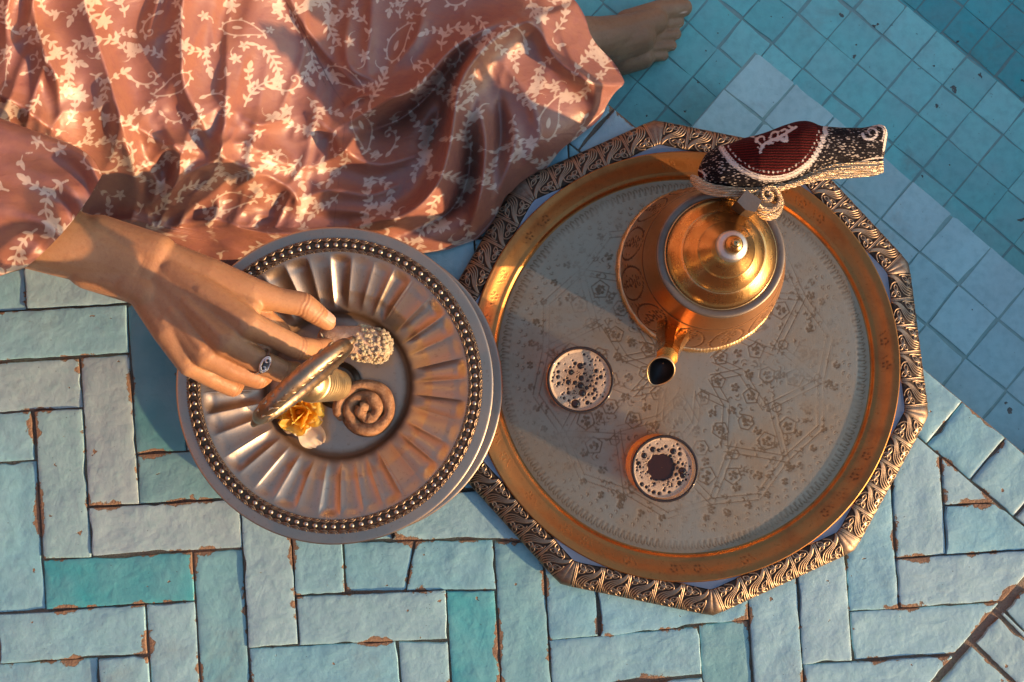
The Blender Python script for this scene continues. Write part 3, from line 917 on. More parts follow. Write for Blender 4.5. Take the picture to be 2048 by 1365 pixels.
    path = smooth_prof([tuple(S(0.060, 0.050)), tuple(S(0.078, 0.066)), tuple(S(0.090, 0.088)), tuple(S(0.0965, 0.110)), tuple(S(0.103, 0.121))], 6)
    rad = np.interp(np.linspace(0, 1, len(path)), [0, 0.3, 0.6, 0.85, 1], [0.020, 0.015, 0.0115, 0.0100, 0.0102])
    v, f = tube_arrays(path, rad, 8)
    me = mesh_from('spout', v, f, M_LID, False)
    sp = obj('spout', me, t)
    # mouth: open cup whose rim faces up and outward
    ax = (sd * 0.62 + Vector((0, 0, 0.80))).normalized(); u1 = (sd - ax * sd.dot(ax)).normalized(); u2 = side
    c0 = S(0.1165, 0.1265)
    def cup(name, prof_, mat):
        rows = []
        for r_, h_ in prof_:
            row = []
            for q in np.linspace(0, 2 * math.pi, 48, endpoint=False):
                e = 1.0 + 0.20 * max(0, math.cos(q)) ** 4
                row.append(c0 + u1 * (r_ * 1.22 * e * math.cos(q)) + u2 * (r_ * 0.98 * math.sin(q)) + ax * h_)
            rows.append(row)
        G = np.array(rows); return grid_mesh(name, G[:, :, 0], G[:, :, 1], G[:, :, 2], mat, wrap=True)
    obj('mouth', cup('mouth', [(0.0070, -0.014), (0.0100, -0.007), (0.0120, -0.001), (0.0126, 0.0012), (0.0121, 0.0020), (0.0114, 0.0012)], M_POST), sp)
    obj('mouth_inside', cup('mouth_inside', [(0.0114, 0.0010), (0.0098, -0.004), (0.007, -0.010), (0.0002, -0.012)], M_DARK), sp)
    # handle: loops from shoulder to belly behind the pot
    def Hh(r, z):
        return HD * r + Vector((0, 0, z))
    hp = smooth_prof([tuple(Hh(0.060, 0.108)), tuple(Hh(0.074, 0.136)), tuple(Hh(0.096, 0.146)), tuple(Hh(0.113, 0.125)), tuple(Hh(0.112, 0.085)), tuple(Hh(0.095, 0.055)), tuple(Hh(0.074, 0.045))], 6)
    obj('handle', tube('handle', hp, 0.0052, M_LID, 12), t)
    # grey hinge plate at the back of the lid
    c = at(1499, 403, FLOOR_Z + 0.172) - TP
    pl = []
    for dx, dy in ((-0.0095, -0.005), (0.0, -0.0085), (0.0085, -0.0065), (0.0095, 0.005), (-0.007, 0.0075)):
        a = R(-26); pl.append((c.x + dx * math.cos(a) - dy * math.sin(a), c.y + dx * math.sin(a) + dy * math.cos(a)))
    pl = ccw(pl); n = len(pl)
    v = [(p[0] * 0.97, p[1] * 0.97, c.z - 0.050) for p in pl] + [(*p, c.z + 0.0012) for p in pl]
    f = [list(range(n))[::-1], list(range(n, 2 * n))] + [[i, (i + 1) % n, n + (i + 1) % n, n + i] for i in range(n)]
    obj('hinge_plate', mesh_from('hinge_plate', v, f, M_FLANGE, False), t)
build_teapot()

# ------------------------------------------------------------------ slipper shaped pot holder
def mat_slipper():
    m = NT('slipper_weave'); p = m.coord('Object')
    dash = m.noise(scaled(m, p, 140, 420, 200), 1.0, 3, 0.6)
    dash2 = m.voro(scaled(m, p, 260, 640, 320), 1.0)
    spk = m.math('MULTIPLY', m.ramp(dash2, 0.42, 0.27), m.ramp(m.noise(p, 110, 2), 0.34, 0.50))
    black = m.mix(m.math('MULTIPLY', spk, 0.85), (0.009, 0.008, 0.011), (0.46, 0.41, 0.37))
    wv = m.n('ShaderNodeTexWave', wave_type='BANDS', bands_direction='Y'); m.set(wv.inputs['Vector'], p)
    wv.inputs['Scale'].default_value = 130; wv.inputs['Distortion'].default_value = 1.5; wv.inputs['Detail'].default_value = 1
    red = m.mix(wv.outputs['Fac'], (0.014, 0.002, 0.002), (0.095, 0.005, 0.005))
    c = m.mix(m.ramp(m.attr('red'), -1.0, 1.0), black, red)
    fray = m.math('MULTIPLY', m.math('SUBTRACT', m.noise(p, 900, 2), 0.5), 3.0)
    c = m.mix(m.ramp(m.math('ADD', m.attr('white'), fray), -0.6, 0.8), c, (0.62, 0.57, 0.52))
    k = m.noise(scaled(m, p, 700, 1500, 900), 1.0, 2)
    h = m.math('ADD', m.math('MULTIPLY', wv.outputs['Fac'], 0.5), k)
    return m.done(m.bsdf(c, 0.75, 0, m.bump(h, 0.8, 0.0012), Specular_IOR_Level=0.12))

def mat_goldthread():
    m = NT('gold_braid'); p = m.coord('Object')
    wv = m.n('ShaderNodeTexWave', wave_type='BANDS', bands_direction='Y'); m.set(wv.inputs['Vector'], p)
    wv.inputs['Scale'].default_value = 190; wv.inputs['Distortion'].default_value = 3; wv.inputs['Detail'].default_value = 2; wv.inputs['Detail Scale'].default_value = 2
    n = m.noise(p, 700, 3, 0.7)
    c = m.mix(n, (0.48, 0.33, 0.19), (0.86, 0.72, 0.52))
    h = m.math('ADD', wv.outputs['Fac'], n)
    return m.done(m.bsdf(c, 0.32, 0.75, m.bump(h, 0.9, 0.0011)))

def build_slipper():
    Zc = 0.156
    t = thing('slipper_pot_holder', 'woven black and red slipper-shaped pot holder with gold braid on the teapot handle', 'pot holder', at(1560, 345, Zc))
    base = at(1560, 345, Zc)
    z2p = lambda q: (1360 + q[0] / 4.6545, 220 + q[1] / 4.6545)
    up = [z2p(q) for q in ((165, 590), (172, 545), (200, 480), (240, 410), (320, 355), (410, 328), (480, 308), (600, 262), (720, 235), (830, 200), (950, 150), (1090, 106), (1180, 100), (1250, 118), (1300, 150), (1500, 166), (1700, 168), (1790, 150), (1850, 135), (1900, 145), (1926, 190), (1932, 240))]
    lo = [z2p(q) for q in ((165, 592), (180, 640), (220, 675), (300, 702), (480, 728), (700, 732), (900, 712), (1100, 652), (1250, 574), (1380, 524), (1500, 502), (1700, 492), (1860, 490), (1895, 470), (1908, 380), (1932, 242))]
    so = [z2p(q) for q in ((100, 600), (108, 680), (180, 760), (300, 798), (450, 812), (600, 802), (800, 772), (950, 748), (1150, 692), (1300, 652), (1500, 634), (1800, 612), (1870, 592), (1890, 560))]
    up, lo, so = np.array(up), np.array(lo), np.array(so)
    xs = 1395.4 + (1775 - 1395.4) * (0.5 - 0.5 * np.cos(np.linspace(0, math.pi, 130)))
    yu = np.interp(xs, up[:, 0], up[:, 1]); yl = np.interp(xs, lo[:, 0], lo[:, 1])
    k = np.array([1, 2, 3, 2, 1.0]); k /= k.sum()
    yu = np.convolve(np.pad(yu, 2, 'edge'), k, 'valid'); yl = np.convolve(np.pad(yl, 2, 'edge'), k, 'valid')
    hz = np.interp(xs, [1395, 1405, 1440, 1520, 1600, 1680, 1740, 1768, 1775], [0.001, 0.012, 0.025, 0.034, 0.033, 0.025, 0.020, 0.015, 0.001])
    th = np.linspace(0, 2 * math.pi, 120, endpoint=False)
    cy = (yu + yl) / 2; hh = np.maximum((yl - yu) / 2, 0.3)
    # the weave is a soft box: superellipse section
    ce = np.sign(np.cos(th)) * np.abs(np.cos(th)) ** 0.8; se = np.sign(np.sin(th)) * np.abs(np.sin(th)) ** 0.8
    PX = xs[:, None] + 0 * th; PY = cy[:, None] - hh[:, None] * ce; Z = Zc + hz[:, None] * se
    Z = Z + 0.0012 * (fbm(PX / 22, PY / 22, 3, 4) - 0.5)
    X, Y, Z = at_np(PX, PY, Z)
    # pattern in photo pixels
    F = Field(1385, 230, 1785, 400, 0.7)
    arc = [z2p(q) for q in ((395, 330), (440, 400), (520, 490), (640, 570), (760, 612), (880, 622), (1000, 600), (1110, 545), (1210, 460), (1280, 350), (1320, 240), (1340, 150))]
    arc = [tuple(a) for a in smooth_prof(arc, 4)]
    A = np.array(arc); T = np.gradient(A, axis=0); T /= np.linalg.norm(T, axis=1, keepdims=True); N = np.c_[-T[:, 1], T[:, 0]]
    if N[len(N) // 2][1] < 0:
        N = -N
    F.stroke([tuple(x) for x in A], 1.5); F.stroke([tuple(x) for x in A + N * 5.2], 2.6); F.stroke([tuple(x) for x in A + N * 10.0], 0.8)
    L = np.concatenate([[0], np.cumsum(np.hypot(*np.diff(A, axis=0).T))])
    for s in np.arange(8, L[-1] - 6, 9.0):
        c = np.array([np.interp(s, L, A[:, 0]), np.interp(s, L, A[:, 1])]) - np.array([np.interp(s, L, N[:, 0]), np.interp(s, L, N[:, 1])]) * 8.5
        F.leaf((c[0] - 0.6, c[1] - 3.2), (c[0] + 0.6, c[1] + 3.2), 2.0)
    def Sk(pts, w0, w1=None):
        F.stroke([tuple(x) for x in smooth_prof([z2p(q) for q in pts], 5)], w0, w1)
    Sk([(750, 390), (760, 345), (800, 310), (860, 280), (920, 260), (990, 215), (1080, 160)], 2.6)
    Sk([(760, 330), (720, 290), (735, 255), (775, 250), (790, 285)], 2.0); Sk([(800, 300), (830, 320), (850, 290), (830, 260)], 1.8)
    Sk([(700, 290), (690, 255), (650, 245)], 1.8); Sk([(860, 280), (850, 230), (880, 205), (915, 215), (910, 250)], 2.2)
    Sk([(920, 262), (960, 290), (1000, 285), (985, 235), (950, 235)], 2.6); Sk([(940, 200), (975, 180), (1010, 200), (1040, 170), (1010, 150)], 2.2)
    for q in ((750, 395, 3.2), (865, 312, 2.2), (700, 300, 2.0), (900, 285, 3.2), (1085, 160, 2.4), (960, 270, 3.4), (790, 350, 2.2), (720, 350, 1.8)):
        F.disc(z2p(q[:2]), q[2])
    Sk([(1700, 225), (1720, 265), (1780, 275), (1830, 240), (1825, 190), (1775, 170), (1750, 195), (1770, 235)], 3.0, 1.4)
    Sk([(1850, 140), (1900, 150), (1925, 190), (1915, 260), (1895, 380)], 2.4); Sk([(1790, 150), (1850, 150), (1900, 190), (1880, 300)], 1.3)
    Sk([(1700, 478), (1790, 455), (1890, 445)], 1.6); Sk([(170, 560), (215, 590), (235, 640), (225, 680)], 1.5); Sk([(200, 560), (250, 620)], 1.0)
    white = F.sample(PX, PY)
    ay = np.interp(PX, A[:, 0], A[:, 1]); inside = (PX > A[0, 0]) & (PX < A[-1, 0])
    red = np.where(inside, np.clip(ay - 1 - PY, -4, 4), -4.0)
    corner = (PX < z2p((215, 0))[0]) & (PY > z2p((0, 545))[1]); red = np.where(corner, 2.0, red)
    obj('upper', grid_mesh('upper', X - base.x, Y - base.y, Z - base.z, mat_slipper(), wrap=True, attrs={'white': white, 'red': red}), t)
    # braided gold sole: four ropes laid along the lower edge
    gold = mat_goldthread()
    xs2 = np.linspace(1382.5, 1765, 150)
    l1 = np.interp(xs2, np.r_[1381, lo[1:-2, 0]], np.r_[349, lo[1:-2, 1]]); l2 = np.interp(xs2, so[:, 0], so[:, 1])
    l1 = np.where(xs2 < 1400, np.interp(xs2, [1381, 1388, 1400], [350, 352, 358]), l1)
    l1 = np.convolve(np.pad(l1, 4, 'edge'), np.ones(9) / 9, 'valid'); l2 = np.convolve(np.pad(l2, 4, 'edge'), np.ones(9) / 9, 'valid')
    hz2 = np.interp(xs2, [1382, 1395, 1450, 1560, 1640, 1765], [0.008, 0.017, 0.030, 0.029, 0.021, 0.017])
    for q, zf in ((0.12, 0.9), (0.45, 1.0), (0.80, 0.86)):
        yy = l1 + (l2 - l1) * q
        X, Y, Z = at_np(xs2, yy, Zc + hz2 * zf * 0.55)
        rad = np.maximum((l2 - l1) * 0.5 * 0.00042 * 0.55, 0.0016)
        pth = np.c_[X - base.x, Y - base.y, Z - base.z]
        obj('braid', tube('braid', pth, np.minimum(rad, 0.0036), gold, 12), t)
    # sole board behind the ropes
    th = np.linspace(0, 2 * math.pi, 40, endpoint=False)
    cyy = (l1 + l2) / 2; h2 = (l2 - l1) / 2
    PX = xs2[:, None] + 0 * th; PY = cyy[:, None] - h2[:, None] * np.cos(th); ZZ = Zc + hz2[:, None] * 0.55 * np.sin(th)
    X, Y, Z = at_np(PX, PY, ZZ)
    obj('sole', grid_mesh('sole', X - base.x, Y - base.y, Z - base.z, gold, wrap=True), t)
    # coiled gold cord end under the sole
    cc = at(1532, 397, Zc + 0.008) - base
    for lv, rr in ((0, 0.0105), (1, 0.0115), (2, 0.0100)):
        pth = [(cc.x + rr * math.cos(a) + 0.0012 * lv, cc.y - 0.006 + rr * 0.9 * math.sin(a) - lv * 0.0028 + 0.004, cc.z + 0.006 - lv * 0.0042) for a in np.linspace(0, 2 * math.pi, 40)]
        obj('cord_coil', tube('cord_coil', pth, 0.0027, gold, 10), t)
    pth = [(cc.x + (0.0085 - 0.0011 * a) * math.cos(a * 1.2), cc.y + 0.001 + (0.0085 - 0.0011 * a) * math.sin(a * 1.2), cc.z + 0.0085) for a in np.linspace(0, 7, 40)]
    obj('cord_end', tube('cord_end', pth, 0.0024, gold, 10), t)
build_slipper()

# ------------------------------------------------------------------ tea glasses
def mat_glass():
    m = NT('tea_glass')
    tr = m.n('ShaderNodeBsdfTransparent'); tr.inputs[0].default_value = (0.96, 0.95, 0.93, 1)
    gl = m.n('ShaderNodeBsdfGlossy'); gl.inputs['Roughness'].default_value = 0.03
    lw = m.math('MULTIPLY', facing_mix(m, 0.06, 5.0), 0.42)
    mx = m.n('ShaderNodeMixShader'); m.t.links.new(lw, mx.inputs[0]); m.t.links.new(tr.outputs[0], mx.inputs[1]); m.t.links.new(gl.outputs[0], mx.inputs[2])
    return m.done(mx.outputs[0])
def mat_rimglass():
    m = NT('glass_rim')
    return m.done(m.bsdf((0.045, 0.034, 0.028), 0.06, 0.0, None, Transmission_Weight=0.25, IOR=1.5))
def mat_tea():
    m = NT('mint_tea')
    tr = m.n('ShaderNodeBsdfTransparent'); tr.inputs[0].default_value = (1.0, 0.56, 0.10, 1)
    tl = m.n('ShaderNodeBsdfTranslucent'); tl.inputs[0].default_value = (1.0, 0.58, 0.08, 1)
    df = m.n('ShaderNodeBsdfDiffuse'); df.inputs[0].default_value = (0.95, 0.45, 0.04, 1)
    a = m.n('ShaderNodeMixShader'); a.inputs[0].default_value = 0.5
    m.t.links.new(tl.outputs[0], a.inputs[1]); m.t.links.new(df.outputs[0], a.inputs[2])
    mx = m.n('ShaderNodeMixShader'); mx.inputs[0].default_value = 0.52
    m.t.links.new(tr.outputs[0], mx.inputs[1]); m.t.links.new(a.outputs[0], mx.inputs[2])
    return m.done(mx.outputs[0])
def mat_foam():
    m = NT('tea_foam'); p = m.coord('Object')
    fine = m.ramp(m.voro(p, 900), 0.15, 0.4)
    foam = m.mix(fine, (0.32, 0.21, 0.12), (0.64, 0.50, 0.35))
    foam = m.mix(m.math('MULTIPLY', m.math('SUBTRACT', 1.0, m.attr('thick')), 0.75), foam, (0.27, 0.155, 0.08))
    d = m.attr('foam')
    micro = m.ramp(m.voro(p, 420), 0.22, 0.30)
    lim = m.math('ADD', d, m.math('MULTIPLY', m.math('SUBTRACT', m.noise(p, 700, 3), 0.5), 0.5))
    f = m.math('MULTIPLY', m.ramp(lim, -0.12, 0.18), m.math('MAXIMUM', micro, m.ramp(m.attr('thick'), 0.35, 0.75)))
    c = m.mix(f, (0.045, 0.016, 0.006), foam)
    return m.done(m.bsdf(c, m.ramp(f, 0, 1, 0.08, 0.5), 0, m.bump(f, 0.6, 0.0006)))
M_GLASS, M_RIMGLASS, M_TEA, M_FOAM = mat_glass(), mat_rimglass(), mat_tea(), mat_foam()
def mat_bubble():
    m = NT('bubble_film')
    tr = m.n('ShaderNodeBsdfTransparent'); tr.inputs[0].default_value = (0.9, 0.82, 0.72, 1)
    gl = m.n('ShaderNodeBsdfGlossy'); gl.inputs['Roughness'].default_value = 0.05
    fr = facing_mix(m, 0.04, 3.0)
    mx = m.n('ShaderNodeMixShader'); m.t.links.new(fr, mx.inputs[0]); m.t.links.new(tr.outputs[0], mx.inputs[1]); m.t.links.new(gl.outputs[0], mx.inputs[2])
    return m.done(mx.outputs[0])
M_BUBBLE = mat_bubble()

def build_glass(rim_px, level, label, big, hole, seed):
    H = 0.082
    c = at(*rim_px, FLOOR_Z + H)
    t = thing('tea_glass', label, 'tea glass', (c.x, c.y, FLOOR_Z - 0.0004), 'tea glasses on the tray')
    outer = [(0.0290, 0.0), (0.0312, 0.0015), (0.0325, 0.006), (0.0325, 0.02), (0.0314, 0.045), (0.0304, 0.070), (0.0306, H - 0.001)]
    inner = [(0.0290, H - 0.001), (0.0288, 0.070), (0.0298, 0.045), (0.0309, 0.02), (0.0300, 0.008), (0.020, 0.006), (0.0004, 0.006)]
    obj('glass_wall', lathe('glass_wall', [(0.0004, 0.0002)] + list(map(tuple, smooth_prof(outer, 5))), M_GLASS, 96), t)
    obj('glass_lining', lathe('glass_lining', smooth_prof(inner, 5), M_GLASS, 96), t)
    ph = np.linspace(0, 2 * math.pi, 96)
    obj('glass_rim', tube('glass_rim', [(0.0298 * math.cos(a), 0.0298 * math.sin(a), H - 0.0005) for a in ph], 0.0014, M_RIMGLASS, 10, cap=False), t)
    ri = 0.0286
    obj('tea', lathe('tea', [(0.0004, 0.0066), (0.019, 0.0066), (ri, 0.009), (ri + 0.0020, 0.02), (ri + 0.0009, 0.045), (ri, level - 0.0006)], M_TEA, 80), t)
    # foam disc: polar grid with open bubbles
    rg = random.Random(seed)
    F = Field(-31, -31, 31, 31, 0.25)
    bub = list(big)
    tries = 0
    while len(bub) < len(big) + 70 and tries < 2500:
        tries += 1
        a = rg.random() * 6.283; r_ = 27 * math.sqrt(rg.random()); s = rg.choice((0.5, 0.6, 0.7, 0.9, 1.2))
        x, y = r_ * math.cos(a), r_ * math.sin(a)
        if r_ + s < 27.5 and all(math.hypot(x - b[0], y - b[1]) > s + b[2] + 0.35 for b in bub):
            bub.append((x, y, s))
    for x, y, s in bub:
        F.disc((x, y), s)
    if hole:
        F.disc(hole[:2], hole[2]); 
        for k in range(9):
            a = k * 0.7; F.disc((hole[0] + hole[2] * 0.72 * math.cos(a), hole[1] + hole[2] * 0.72 * math.sin(a)), hole[2] * rg.uniform(0.30, 0.42))
    rr = np.linspace(0.0002, ri - 0.0002, 110); th = np.linspace(0, 2 * math.pi, 300, endpoint=False)
    RR, TH = np.meshgrid(rr, th, indexing='ij'); X, Y = RR * np.cos(TH), RR * np.sin(TH)
    D = -F.sample(X * 1000, Y * 1000)
    thick = smooth(0.008, 0.024, RR + 0.008 * (fbm(X * 120, Y * 120, 2, seed) - 0.5))
    lift = smooth(-0.1, 0.6, D) * 0.0010 + 0.0012 * smooth(ri - 0.003, ri, RR)
    obj('foam', grid_mesh('foam', X, Y, level + lift, M_FOAM, wrap=True, attrs={'foam': D, 'thick': thick}), t)
    # domed films over the larger bubbles
    dome = lathe('bubble', [(math.cos(a), 0.55 * math.sin(a)) for a in np.linspace(0.0, 1.54, 6)], M_BUBBLE, 20)
    for x, y, s in big:
        o = obj('bubble', dome, t, (x / 1000, y / 1000, level + 0.0006)); o.scale = (s / 1000,) * 3
    return t

def zpx(cx, cy, lst, k):
    return [((x - cx) * k, -(y - cy) * k, r * k) for x, y, r in lst]
big1 = zpx(462, 390, [(462, 300, 19), (403, 340, 16), (467, 378, 16), (465, 425, 19), (475, 472, 21), (432, 540, 27), (386, 403, 15), (428, 407, 13), (507, 533, 13), (563, 332, 12), (592, 370, 12), (553, 452, 12), (388, 470, 11), (322, 338, 10), (320, 370, 11), (325, 412, 11), (430, 285, 11), (502, 440, 11), (360, 505, 9), (550, 505, 10)], 0.148)
big2 = zpx(990, 958, [(930, 843, 16), (968, 848, 11), (1058, 855, 18), (1100, 872, 12), (875, 882, 17), (840, 932, 14), (1115, 980, 24), (1098, 1055, 15), (1120, 1005, 20), (1012, 825, 9), (1040, 887, 11), (860, 1062, 12), (890, 1080, 10), (935, 1112, 12), (970, 1120, 11), (1033, 1112, 9), (1068, 940, 9), (1085, 960, 9), (1075, 1000, 10), (1090, 925, 8), (1118, 935, 8), (905, 1100, 8), (1000, 1100, 8)], 0.150)
build_glass((1161, 760), 0.074, 'fuller tea glass topped right across with bubbly foam, nearer the plate stand', big1, None, 21)
build_glass((1330, 938), 0.060, 'tea glass with a dark round gap in its ring of foam, nearest the tray edge', big2, (-1.2, 0.0, 12.0), 33)
# ------------------------------------------------------------------ two-tier plate stand
PZ = 0.150                                    # rim height of the upper plate
SC = at(669, 770, PZ)                         # axis of the stand
SX, SY = SC.x, SC.y
WELL_Z = PZ - 0.024

def plate_mesh(name, k):
    """fluted pewter dish: flat lip, border groove, shell flutes, sunk well"""
    NF = 36
    rr = np.concatenate([np.linspace(0.0015, 0.060, 14), np.linspace(0.0605, 0.070, 12), np.linspace(0.0715, 0.1185, 34), np.linspace(0.1192, 0.1285, 12), np.linspace(0.1293, 0.1392, 8), [0.1396, 0.1392, 0.130]])
    zz = np.interp(rr, [0, 0.059, 0.0615, 0.064, 0.0665, 0.070, 0.085, 0.105, 0.1185, 0.1192, 0.1285, 0.1293, 0.139, 0.1396], [-0.0240, -0.0240, -0.0246, -0.0238, -0.0205, -0.0185, -0.0105, -0.0035, -0.0002, -0.0010, -0.0010, 0.0, -0.0004, -0.0012])
    zz[-2] = -0.0022; zz[-1] = -0.0030
    th = np.linspace(0, 2 * math.pi, 768, endpoint=False)
    RR, TH = np.meshgrid(rr, th, indexing='ij')
    env = np.zeros_like(rr); mask = slice(0, len(rr) - 3)
    env[mask] = smooth(0.066, 0.082, rr[mask]) * (1 - smooth(0.108, 0.1175, rr[mask]))
    ph = (TH * NF / (2 * math.pi) + 0.06 * np.sin(5 * TH) + 0.05 * np.sin(11 * TH + 1)) % 1.0
    alt = 0.65 + 0.35 * np.cos(np.floor(TH * NF / (2 * math.pi)) * 2.4)
    fl = (1 - np.abs(2 * ph - 1) ** 2.0) * alt                 # rounded hollow, sharp ridge at ph = 0
    Z = zz[:, None] - env[:, None] * fl * 0.0036
    g = np.zeros_like(RR)
    g += (np.exp(-((RR - 0.0640) / 0.0052) ** 2)) * 0.95 + 0.35 * np.exp(-((RR - 0.074) / 0.010) ** 2) * fl       # tarnish collected round the well
    g += np.where((RR > 0.1190) & (RR < 0.1287), 0.85, 0)
    return grid_mesh(name, RR * np.cos(TH) * k, RR * np.sin(TH) * k, Z, M_PEWTER, wrap=True, attrs={'groove': np.clip(g, 0, 1)})

def build_stand():
    t = thing('plate_stand', 'two-tier pewter plate stand with fluted dishes and an ornate loop handle, left of the tray', 'plate stand', (SX, SY, 0.0015))
    bz = -0.0015
    bead = lathe('bead', smooth_prof([(0.0025, 0.0), (0.0024, 0.0011), (0.0018, 0.0022), (0.0008, 0.0027), (0.0001, 0.0028)], 4), M_BEAD, 18)
    # scallop: three nested raised crescents on either side of the bead row
    def crescent(r0, sgn):
        parts = []
        for q, w in ((0.0046, 0.0009), (0.0024, 0.0007)):
            pts = [(r0 + sgn * (0.0026 - q * 0.62 * math.sin(a)), q * math.cos(a) * 0.95, 0.0016) for a in np.linspace(0.05, math.pi - 0.05, 12)]
            parts.append(tube_arrays(pts, np.interp(np.linspace(0, 1, 12), [0, 0.5, 1], [0.0002, w * 1.5, 0.0002]), 6))
        return join('crescent', parts, M_RIM2)
    co, ci = crescent(0.1276, 1), crescent(0.1198, -1)
    NB = 96
    def tier(z, k, rot, lo=0.0, hi=2 * math.pi):
        d = obj('dish', plate_mesh('dish', k), t, (0, 0, z + bz)); d.rotation_euler.z = rot
        for b in range(NB):
            a = b * 2 * math.pi / NB
            aw = (a + math.pi) % (2 * math.pi) - math.pi
            if not (lo <= aw <= hi):
                continue
            for nm, me, rr in (('bead', bead, 0.1237 * k), ('crescent', co, 0), ('crescent', ci, 0)):
                o = obj(nm, me, d)
                a2 = a - rot
                o.location = (rr * math.cos(a2), rr * math.sin(a2), -0.0006); o.rotation_euler.z = a2
                if nm == 'crescent':
                    o.scale = (k, k, 1)
        return d
    tier(PZ, 1.0, 0.05, -10, 10)
    tier(0.027, 1.050, 0.3, -1.3, 1.3)
    obj('foot', lathe('foot', smooth_prof([(0.052, 0.0005), (0.055, 0.0012), (0.052, 0.002), (0.050, 0.0025), (0.034, 0.003)], 5), M_PEWTER0, 72), t)
    obj('lower_post', lathe('lower_post', smooth_prof([(0.013, 0.004), (0.011, 0.05), (0.015, 0.07), (0.011, 0.09), (0.015, 0.112), (0.013, 0.126)], 6), M_POST, 40), t)
    # ribbed upper post
    pr = [(0.0215, WELL_Z - PZ + PZ + bz), (0.0212, WELL_Z + 0.004), (0.0175, WELL_Z + 0.008), (0.0165, WELL_Z + 0.012)]
    obj('post_collar', lathe('post_collar', smooth_prof(pr, 4), M_BLACKMETAL, 48), t)
    pr = []
    z = WELL_Z + 0.010
    for k in range(10):
        r0 = 0.0140 + 0.0002 * k
        pr += [(r0 - 0.0030, z), (r0 - 0.0030, z + 0.0016), (r0 - 0.0006, z + 0.0020), (r0, z + 0.0030), (r0 + 0.0002, z + 0.0076), (r0, z + 0.0120), (r0 - 0.0006, z + 0.0132), (r0 - 0.0030, z + 0.0137)]
        z += 0.0138
    pr += [(0.0145, z + 0.001), (0.010, z + 0.004), (0.006, z + 0.008), (0.0002, z + 0.009)]
    obj('post', lathe('post', pr, M_POST, 56), t)
    ztop = z + 0.002
    # loop handle, standing upright across the post
    d = Vector((1, 0.86, 0)).normalized(); n = Vector((-d.y, d.x, 0))
    hc = ztop + 0.030
    path, rad = [], []
    for a in np.linspace(0, 2 * math.pi, 90):
        x = 0.042 * math.cos(a); zz_ = 0.030 * math.sin(a)
        zz_ *= 1.0 if zz_ > 0 else 0.85
        path.append((d.x * x, d.y * x, hc + zz_ * 0.9)); rad.append(0.0048 + 0.0022 * abs(math.sin(a)) + 0.0003 * math.sin(37 * a))
    hd = obj('loop_handle', tube('loop_handle', path, rad, M_HANDLE, 14, cap=False), t)
    # curled ends and leaf ornament on the loop
    for s in (-1, 1):
        e = [(d.x * s * (0.042 + 0.007 * q), d.y * s * (0.042 + 0.007 * q), hc + 0.002 - 0.004 * q * q) for q in np.linspace(-0.5, 1, 8)]
        obj('loop_tip', tube('loop_tip', e, np.linspace(0.0054, 0.0026, 8), M_HANDLE, 12), hd)
    for k in range(-4, 5):
        x = k * 0.0082; a = math.acos(max(-1, min(1, x / 0.042))); zt = hc + 0.030 * 0.9 * math.sin(a)
        for s in (-1, 1):
            e = [(d.x * (x + 0.006 * q) + n.x * s * (0.0042 + 0.0016 * math.sin(q * 3)), d.y * (x + 0.006 * q) + n.y * s * (0.0042 + 0.0016 * math.sin(q * 3)), zt + 0.0035 - 0.0025 * q) for q in np.linspace(-0.9, 0.9, 7)]
            obj('leaf_ornament', tube('leaf_ornament', e, [0.0003, 0.0010, 0.0015, 0.0016, 0.0013, 0.0009, 0.0003], M_HANDLE, 8), hd)
    # ornate bar at the foot of the loop
    e = [(d.x * x, d.y * x, hc - 0.024 - 0.004 * math.cos(x * 60)) for x in np.linspace(-0.030, 0.030, 24)]
    obj('handle_bar', tube('handle_bar', e, [0.004 + 0.0022 * math.sin(k * 1.3) ** 2 + 0.002 * math.sin(math.pi * k / 23) for k in range(24)], M_HANDLE, 12), hd)
    return t
M_RIM2 = mat_metal('scallop_pewter', (0.24, 0.18, 0.125), 0.3, (0.04, 0.03, 0.02), None, 0.4)
M_PEWTER0 = mat_metal('foot_pewter', (0.55, 0.52, 0.49), 0.3, (0.16, 0.10, 0.06), None, 0.4)
M_BLACKMETAL = mat_metal('blackened_collar', (0.10, 0.085, 0.07), 0.3, (0.02, 0.015, 0.012), None, 0.4)
build_stand()

# ------------------------------------------------------------------ sweets and the flower on the upper dish
def mat_pastry(name, a, b, rough=0.5, scale=220):
    m = NT(name); p = m.coord('Object')
    n = m.noise(p, scale, 5, 0.65); n2 = m.noise(p, scale * 5, 3, 0.7)
    c = m.mix(m.ramp(n, 0.3, 0.72), a, b)
    return m.done(m.bsdf(c, rough, 0, m.bump(m.math('ADD', n, m.math('MULTIPLY', n2, 0.7)), 0.9, 0.0018), Subsurface_Weight=0.15, Subsurface_Radius=(0.004, 0.002, 0.001), Subsurface_Scale=1.0))

